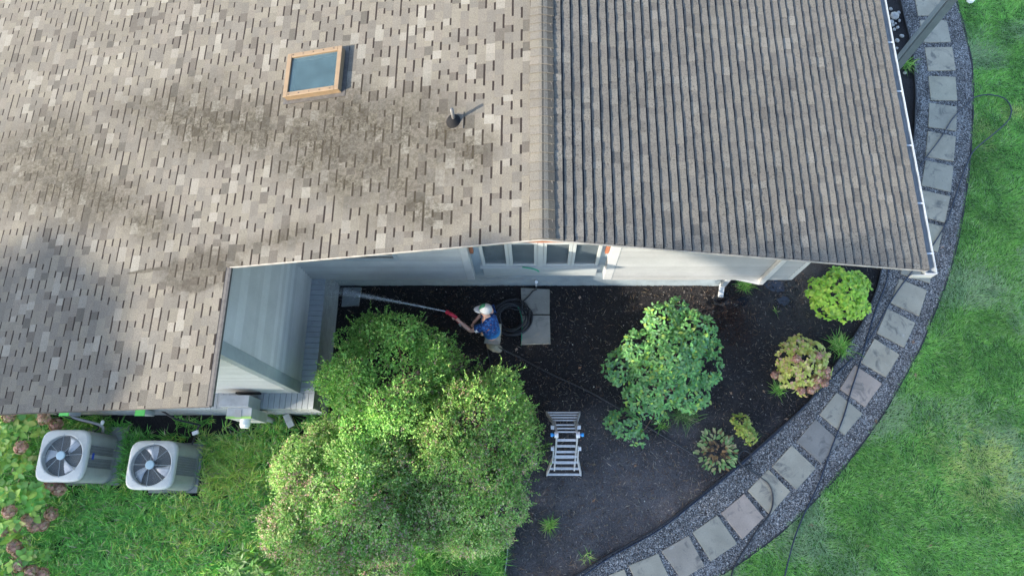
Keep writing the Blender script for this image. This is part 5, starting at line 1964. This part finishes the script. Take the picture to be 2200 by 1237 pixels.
for side in (1, -1):
    for sx in (-1, 1):
        b = MB()
        b.bar(lp(side, 0.0, sx * 0.175), lp(side, 0.86 if side < 0 else 0.6, sx * 0.185), 0.026, 0.062, up=(0, 1, 0.3))
        b.build('inner_rail', MT['aluminium'], lad)
        b = MB()
        t0 = 0.30
        b.bar(lp(side, t0, sx * 0.215), lp(side, 0.58, sx * 0.225), 0.024, 0.07, up=(0, 1, 0.3))
        b.bar(lp(side, 0.575, sx * 0.225), lp(side, 1.0, sx * 0.325), 0.024, 0.07, up=(0, 1, 0.3))
        b.build('outer_rail', MT['aluminium'], lad)
        b = MB()
        pf = lp(side, 1.0, sx * 0.33)
        b.obox(pf + Vector((0, 0, 0.0)), (0.028, 0, 0), (0, 0.05, 0), (0, 0, 0.02))
        b.build('foot', MT['black_plastic'], lad)
        b = MB()
        pl = lp(side, 0.32, sx * 0.235)
        b.obox(pl, (0.03, 0, 0), (0, 0.03, 0.01), (0, -0.01, 0.035))
        b.build('lock_bracket', MT['aluminium'], lad)
    for k, t in enumerate((0.12, 0.27, 0.42) if side > 0 else (0.12, 0.26, 0.40, 0.54, 0.68, 0.82)):
        b = MB()
        b.bar(lp(side, t, -0.17), lp(side, t, 0.17), 0.042 if side < 0 else 0.026, 0.022)
        b.build('rung', MT['aluminium'], lad, bevel=0.005)
    for k, t in enumerate((0.56, 0.69, 0.82, 0.95) if side > 0 else (0.47, 0.62, 0.79, 0.95)):
        w = 0.215 if t < 0.58 else 0.225 + (t - 0.58) / 0.42 * 0.10
        b = MB()
        b.bar(lp(side, t, -w) + Vector((0, -side * -0.03, 0)), lp(side, t, w) + Vector((0, side * 0.03, 0)), 0.042 if side < 0 else 0.026, 0.022)
        b.build('rung', MT['aluminium'], lad, bevel=0.005)
for sx in (-1, 1):
    b = MB()
    b.tube([lp(1, 0, sx * 0.15), lp(1, 0, sx * 0.215)], 0.055, 14)
    b.build('hinge', MT['aluminium'], lad)
    b = MB()
    b.tube([lp(1, 0, sx * 0.216), lp(1, 0, sx * 0.255), lp(1, 0, sx * 0.28)], [0.016, 0.034, 0.03], 10)
    b.build('hinge_knob', MT['blue_plastic'], lad)


# ------------------------------------------------------------------ person
def skin(name, joints, edges, mat, parent, origin, sub=2, roots=(0,)):
    """a continuous skinned figure: joints are (position, radius or (rx, ry))"""
    me = bpy.data.meshes.new(name)
    me.from_pydata([tuple(Vector(j[0]) - Vector(origin)) for j in joints], edges, [])
    o = link(name, me, mat, parent, origin)
    m = o.modifiers.new('skin', 'SKIN')
    m.use_smooth_shade = True
    sv = me.skin_vertices[0].data
    for i, j in enumerate(joints):
        r = j[1]
        sv[i].radius = r if isinstance(r, tuple) else (r, r)
        sv[i].use_root = i in roots
    s = o.modifiers.new('sub', 'SUBSURF')
    s.levels = s.render_levels = sub
    return o


PB = Vector((-0.80, 3.08, 0.0))
HIP = (-0.80, 3.10, 0.95)
LSH, LEL, LWR, LHA = (-0.955, 3.13, 1.375), (-1.19, 3.115, 1.12), (-1.405, 3.285, 1.19), (-1.465, 3.335, 1.215)
RSH, REL, RWR, RHA = (-0.83, 3.47, 1.375), (-0.93, 3.53, 1.10), (-1.11, 3.345, 1.04), (-1.165, 3.285, 1.04)
LHI, LKN, LAN = (-0.80, 3.01, 0.90), (-0.86, 2.985, 0.49), (-0.70, 3.00, 0.09)
RHI, RKN, RAN = (-0.79, 3.19, 0.90), (-0.95, 3.27, 0.48), (-0.93, 3.33, 0.09)
NEC, HEA, TOP = (-0.875, 3.315, 1.455), (-0.895, 3.375, 1.60), (-0.885, 3.395, 1.70)
per = empty('person', PB, 'person in white and green cap, blue printed shirt and khaki trousers spraying water', 'person')
J, E_, roots = [], [], [0]


def jn(p, r, link_to=None):
    J.append((p, r))
    if link_to is not None: E_.append((link_to, len(J) - 1))
    return len(J) - 1


h = jn(HIP, 0.12)
wst = jn((-0.82, 3.15, 1.10), (0.125, 0.10), h)
chs = jn((-0.85, 3.24, 1.30), (0.15, 0.11), wst)
upp = jn((-0.87, 3.285, 1.40), (0.11, 0.09), chs)
nk = jn(NEC, 0.055, upp)
jaw = jn((-0.905, 3.345, 1.535), (0.075, 0.07), nk)
hd_ = jn(HEA, (0.095, 0.085), jaw)
tp = jn(TOP, (0.075, 0.07), hd_)
jn((-1.005, 3.375, 1.575), 0.014, hd_)                      # nose
for side, (SH, EL, WR, HA) in ((0, (LSH, LEL, LWR, LHA)), (1, (RSH, REL, RWR, RHA))):
    s_ = jn(SH, 0.062, chs)
    m_ = jn(tuple((Vector(SH) + Vector(EL)) / 2), 0.052, s_)
    e_ = jn(EL, 0.045, m_)
    f_ = jn(tuple(Vector(EL).lerp(Vector(WR), 0.35)), 0.043, e_)
    w_ = jn(WR, 0.029, f_)
    jn(HA, (0.040, 0.028), w_)
for (HI, KN, AN) in ((LHI, LKN, LAN), (RHI, RKN, RAN)):
    a = jn(HI, 0.09, h)
    k_ = jn(KN, 0.058, a)
    jn(tuple(Vector(KN).lerp(Vector(AN), 0.35)), 0.055, k_)
    an = jn(AN, 0.04, len(J) - 1)
    jn((AN[0] - 0.16, AN[1], 0.045), 0.035, an)


def finger(root, pts, r):
    a = jn(root, r * 1.05)
    roots.append(a)
    for q in pts:
        a = jn(q, r, a)
    return a


# left hand closed round the pistol grip, right hand curled on the hose
for (HA, fw, dn) in ((LHA, Vector((-0.80, 0.55, 0.18)).normalized(), Vector((0.22, -0.35, -0.91)).normalized()), (RHA, Vector((-0.6, -0.75, 0.0)).normalized(), Vector((0.1, 0.05, -1.0)).normalized())):
    HA = Vector(HA)
    sd = fw.cross(dn).normalized()
    for k in range(4):
        base = HA + dn * (0.012 + 0.020 * (k - 1)) + fw * 0.025
        ln = (0.034, 0.040, 0.037, 0.029)[k]
        finger(tuple(base - fw * 0.02), [tuple(base + fw * ln * 0.7), tuple(base + fw * ln + sd * ln * 0.8), tuple(base + fw * ln * 0.35 + sd * ln * 1.25)], 0.0095)
    tb = HA - dn * 0.022
    finger(tuple(tb), [tuple(tb + sd * 0.035 + fw * 0.02), tuple(tb + sd * 0.045 + fw * 0.055)], 0.0105)
skin('body', J, E_, MT['skin'], per, PB, 2, roots)
# shirt
sj = [((-0.79, 3.085, 0.90), (0.178, 0.158)), ((-0.815, 3.135, 1.06), (0.180, 0.150)), ((-0.84, 3.22, 1.25), (0.195, 0.148)), ((-0.868, 3.285, 1.385), (0.15, 0.115)), ((-0.875, 3.31, 1.435), (0.078, 0.075)),
      (LSH, 0.092), (tuple(Vector(LSH).lerp(Vector(LEL), 0.62)), 0.083), (RSH, 0.092), (tuple(Vector(RSH).lerp(Vector(REL), 0.62)), 0.083)]
skin('shirt', sj, [(0, 1), (1, 2), (2, 3), (3, 4), (2, 5), (5, 6), (2, 7), (7, 8)], MT['shirt'], per, PB, 2)
tj = [((-0.795, 3.10, 0.98), (0.15, 0.135)), (LHI, 0.122), (LKN, 0.092), (tuple(Vector(LKN).lerp(Vector(LAN), 0.5)), 0.09), ((LAN[0], LAN[1], 0.06), 0.082), (RHI, 0.122), (RKN, 0.092), (tuple(Vector(RKN).lerp(Vector(RAN), 0.5)), 0.09), ((RAN[0], RAN[1], 0.06), 0.082)]
skin('trousers', tj, [(0, 1), (1, 2), (2, 3), (3, 4), (0, 5), (5, 6), (6, 7), (7, 8)], MT['khaki'], per, PB, 2)
for AN in (LAN, RAN):
    skin('shoe', [((AN[0] + 0.04, AN[1], 0.05), (0.05, 0.055)), ((AN[0] - 0.06, AN[1], 0.048), (0.05, 0.045)), ((AN[0] - 0.17, AN[1], 0.036), (0.046, 0.035))], [(0, 1), (1, 2)], MT['shoe'], per, PB, 2)
# sleeve patch: the white mark on the sleeve
b = MB()
pc = Vector(LSH).lerp(Vector(LEL), 0.35)
pd = (Vector(LEL) - Vector(LSH)).normalized()
pu = Vector((0.1, -0.55, 0.8)).normalized()
ps = pd.cross(pu).normalized()
pu = ps.cross(pd)
for k, (a0, a1, c0, c1_) in enumerate(((-0.030, 0.030, -0.034, -0.018), (-0.016, 0.012, -0.018, 0.014), (-0.03, 0.024, 0.014, 0.030))):
    b.obox(pc + pu * 0.088 + pd * (c0 + c1_) / 2 + ps * (a0 + a1) / 2, pd * (c1_ - c0) / 2, ps * (a1 - a0) / 2, pu * 0.0035)
b.build('sleeve_patch', MT['white_plastic'], per)
# cap: panels, band, button and brim
hc = Vector((-0.888, 3.388, 1.655))
b = MB()
vs, fs, cs = [], [], []
nu, nv = 20, 6
WHT, GRN = (0.40, 0.41, 0.40), (0.02, 0.14, 0.08)
for j in range(nv + 1):
    th = math.pi / 2 * j / nv
    for i in range(nu):
        a = 2 * math.pi * i / nu
        vs.append(hc + Vector((0.122 * math.cos(a) * math.cos(th), 0.104 * math.sin(a) * math.cos(th), 0.112 * math.sin(th) - 0.012 * (1 - math.sin(th)))))
mb = MB()
for j in range(nv):
    for i in range(nu):
        a = 2 * math.pi * (i + 0.5) / nu
        col = GRN if (0.45 * math.pi < a < 1.12 * math.pi) else WHT
        if j == 0 and 0.62 * math.pi < a < 1.38 * math.pi: col = (0.02, 0.05, 0.05)
        q = [vs[j * nu + i], vs[j * nu + (i + 1) % nu], vs[(j + 1) * nu + (i + 1) % nu], vs[(j + 1) * nu + i]]
        mb.add(q, [(0, 1, 2, 3)], col)
cap = mb.build('cap', MT['cap'], per, smooth=False)
br = MB()
vs, fs = [], []
for i in range(11):
    a = math.pi + (i / 10 - 0.5) * 1.75
    for k, q in enumerate((0.108, 0.16, 0.205)):
        x = q * math.cos(a) * (1.0 if k == 0 else 1.06)
        y_ = 0.104 * math.sin(a) * (1.0 - 0.06 * k) if k else 0.102 * math.sin(a)
        vs.append(hc + Vector((x, y_, -0.008 - 0.022 * k * (0.4 + 0.6 * math.sin(a) ** 2) + 0.004)))
for i in range(10):
    for k in range(2):
        fs.append((i * 3 + k, i * 3 + k + 1, (i + 1) * 3 + k + 1, (i + 1) * 3 + k))
br.add(vs, fs, (0.34, 0.35, 0.35))
bo = br.build('brim', MT['cap'], cap, smooth=True)
md = bo.modifiers.new('solid', 'SOLIDIFY')
md.thickness = 0.006
bt = MB()
bt.ball(hc + Vector((0, 0, 0.114)), 0.011, nu=8, nv=5, col=WHT)
bt.build('button', MT['cap'], cap, smooth=True)
hr = MB()
hr.ball(hc + Vector((0.045, 0.005, -0.045)), 0.07, 0.08, 0.06, 12, 8)
hr.build('hair', MT['hair'], per, smooth=True)

# spray gun in the left hand
gun = empty('spray_gun', LHA, 'red pistol spray gun held in the raised hand', 'spray gun')
H0 = Vector(LHA)
fw = Vector((-0.165, 0.088, 0.038)).normalized()
gn = Vector((0.22, -0.42, -0.88)).normalized()
b = MB()
b.tube([H0 + fw * -0.03 - gn * 0.035, H0 + fw * 0.03 - gn * 0.045, H0 + fw * 0.09 - gn * 0.045, H0 + fw * 0.15 - gn * 0.04], [0.028, 0.034, 0.036, 0.030], 12)
b.build('barrel', MT['red_plastic'], gun, smooth=True)
b = MB()
b.tube([H0 + fw * 0.15 - gn * 0.04, H0 + fw * 0.165 - gn * 0.04, H0 + fw * 0.20 - gn * 0.04], [0.042, 0.042, 0.03], 12)
b.build('nozzle_head', MT['red_plastic'], gun)
b = MB()
b.tube([H0 - gn * 0.03, H0 + gn * 0.06, H0 + gn * 0.12 - fw * 0.02], [0.022, 0.02, 0.021], 10)
b.build('grip', MT['red_plastic'], gun, smooth=True)
b = MB()
b.tube(crom([H0 + fw * 0.09 - gn * 0.01, H0 + fw * 0.075 + gn * 0.04, H0 + fw * 0.03 + gn * 0.075, H0 + gn * 0.08], 4), 0.007, 6)
b.build('trigger_guard', MT['red_plastic'], gun, smooth=True)
b = MB()
b.tube([H0 + gn * 0.12 - fw * 0.02, H0 + gn * 0.20 - fw * 0.03], 0.019, 10)
b.build('coupling', MT['aluminium'], gun, smooth=True)
b = MB()
g0 = H0 + gn * 0.20 - fw * 0.03
b.tube(crom([g0, g0 + gn * 0.10 + Vector((0.05, 0, 0)), Vector((-1.30, 3.22, 0.90)), Vector((-1.16, 3.27, 1.015)), Vector((-1.0, 3.18, 0.92)), Vector((-0.93, 3.02, 0.80)), Vector(gz(1052, 733, .75))], 6), 0.0135, 8)
b.build('supply_hose', MT['rubber'], gun, smooth=True)

# water jet
js = H0 + fw * 0.20 - gn * 0.04
je = Vector((-4.02, 4.0, 0.86))
pts, rs = [], []
for i in range(41):
    t = i / 40
    p = js.lerp(je, t) + Vector((0, 0, 0.22 * t * (1 - t)))
    pts.append(p)
    rs.append(0.010 + 0.030 * t + 0.07 * t ** 3)
jet = empty('water_jet', js, 'jet of water from the spray gun to the corner of the plinth', 'water jet')
b = MB()
b.tube(pts, rs, 10, cap=False)
b.build('outer_spray', MT['jet'], jet, smooth=True)
b = MB()
b.tube(pts[:30], [x * 0.45 for x in rs[:30]], 8, cap=False)
b.build('core', MT['jet'], jet, smooth=True)
r = np.random.default_rng(91)
n = 900
t = r.random(n) ** 0.8
pp_ = np.array([js.lerp(je, float(x)) + Vector((0, 0, 0.22 * x * (1 - x))) for x in t]) + r.normal(0, 1, (n, 3)) * (0.008 + 0.05 * t ** 1.2)[:, None]
sp2 = np.array(je) + np.stack([np.abs(r.normal(0, 0.16, 700)), r.normal(0, 0.16, 700), r.normal(0, 0.14, 700)], 1)
pp_ = np.concatenate([pp_, sp2])
n = len(pp_)
V, T, cc = pebbles(pp_, r.uniform(0.0015, 0.004, n), np.full((n, 3), 0.8))
tag(np_mesh('droplets', V, T, cc, MT['white_plastic'], jet, js), kind='stuff')

# ------------------------------------------------------------------ tall trees beyond the lower left of the picture: they shade the garden
SD = Vector((SUN_AZ.x, SUN_AZ.y, 0))


def shade_tree(a, pp2, zc, rx, rz, n, label, seed):
    c = Vector((-SD.x * a, -SD.y * a, 0)) + Vector((SD.y, -SD.x, 0)) * pp2
    root = empty('tree', (c.x, c.y, 0), label, 'tree', 'tall trees outside the garden')
    r = np.random.default_rng(seed)
    b = MB()
    b.tube([(c.x, c.y, -0.1), (c.x + 0.1, c.y, zc * 0.4), (c.x, c.y + 0.1, zc)], [0.32, 0.22, 0.10], 10)
    b.build('trunk', MT['bark'], root, smooth=True)
    lobes = lumpy((c.x, c.y, zc), (rx, rx, rz), 26, rx * 0.36, seed)
    b = MB()
    for l in lobes[1:16]:
        b.tube(crom([(c.x, c.y, zc * 0.55), Vector((c.x, c.y, zc * 0.75)).lerp(Vector(l[0]), 0.4), l[0]], 4), [0.09, .08, .07, .06, .05, .045, .04, .03, .02], 5)
    b.build('limb', MT['bark'], root)
    pos, out = crown_points(n, lobes, 0.45, seed)
    d = norm(out + r.standard_normal((n, 3)))
    L = r.uniform(0.28, 0.5, n)
    V, T = leaf_arrays(pos, d, norm(r.standard_normal((n, 3)) + np.array([0, 0, .6])), L, L * 0.7)
    col = palette(n, [(0.05, 0.12, 0.025), (0.07, 0.16, 0.03), (0.09, 0.19, 0.04)], [1, 1, 1], r)
    tag(np_mesh('crown', V, T, np.repeat(col, 4, 0), MT['leaf'], root, (c.x, c.y, 0)), kind='stuff')


shade_tree(-40, 4.3, 16.0, 2.0, 3.2, 6000, 'lower leafy tree beyond the left edge, nearest the hydrangeas', 101)
shade_tree(-18, -2.1, 11.0, 3.4, 5.8, 14000, 'tall leafy tree beyond the lower left corner', 102)
shade_tree(-16, -6.6, 10.4, 4.3, 5.6, 10000, 'broad tall tree beyond the bottom edge of the picture', 103)
shade_tree(-30, 0.9, 20.0, 1.9, 1.5, 3200, 'slender tree with a small high crown, farthest beyond the lower left', 104)
shade_tree(-44, 4.7, 22.6, 1.6, 0.9, 2000, 'tallest thin tree far beyond the left edge', 105)
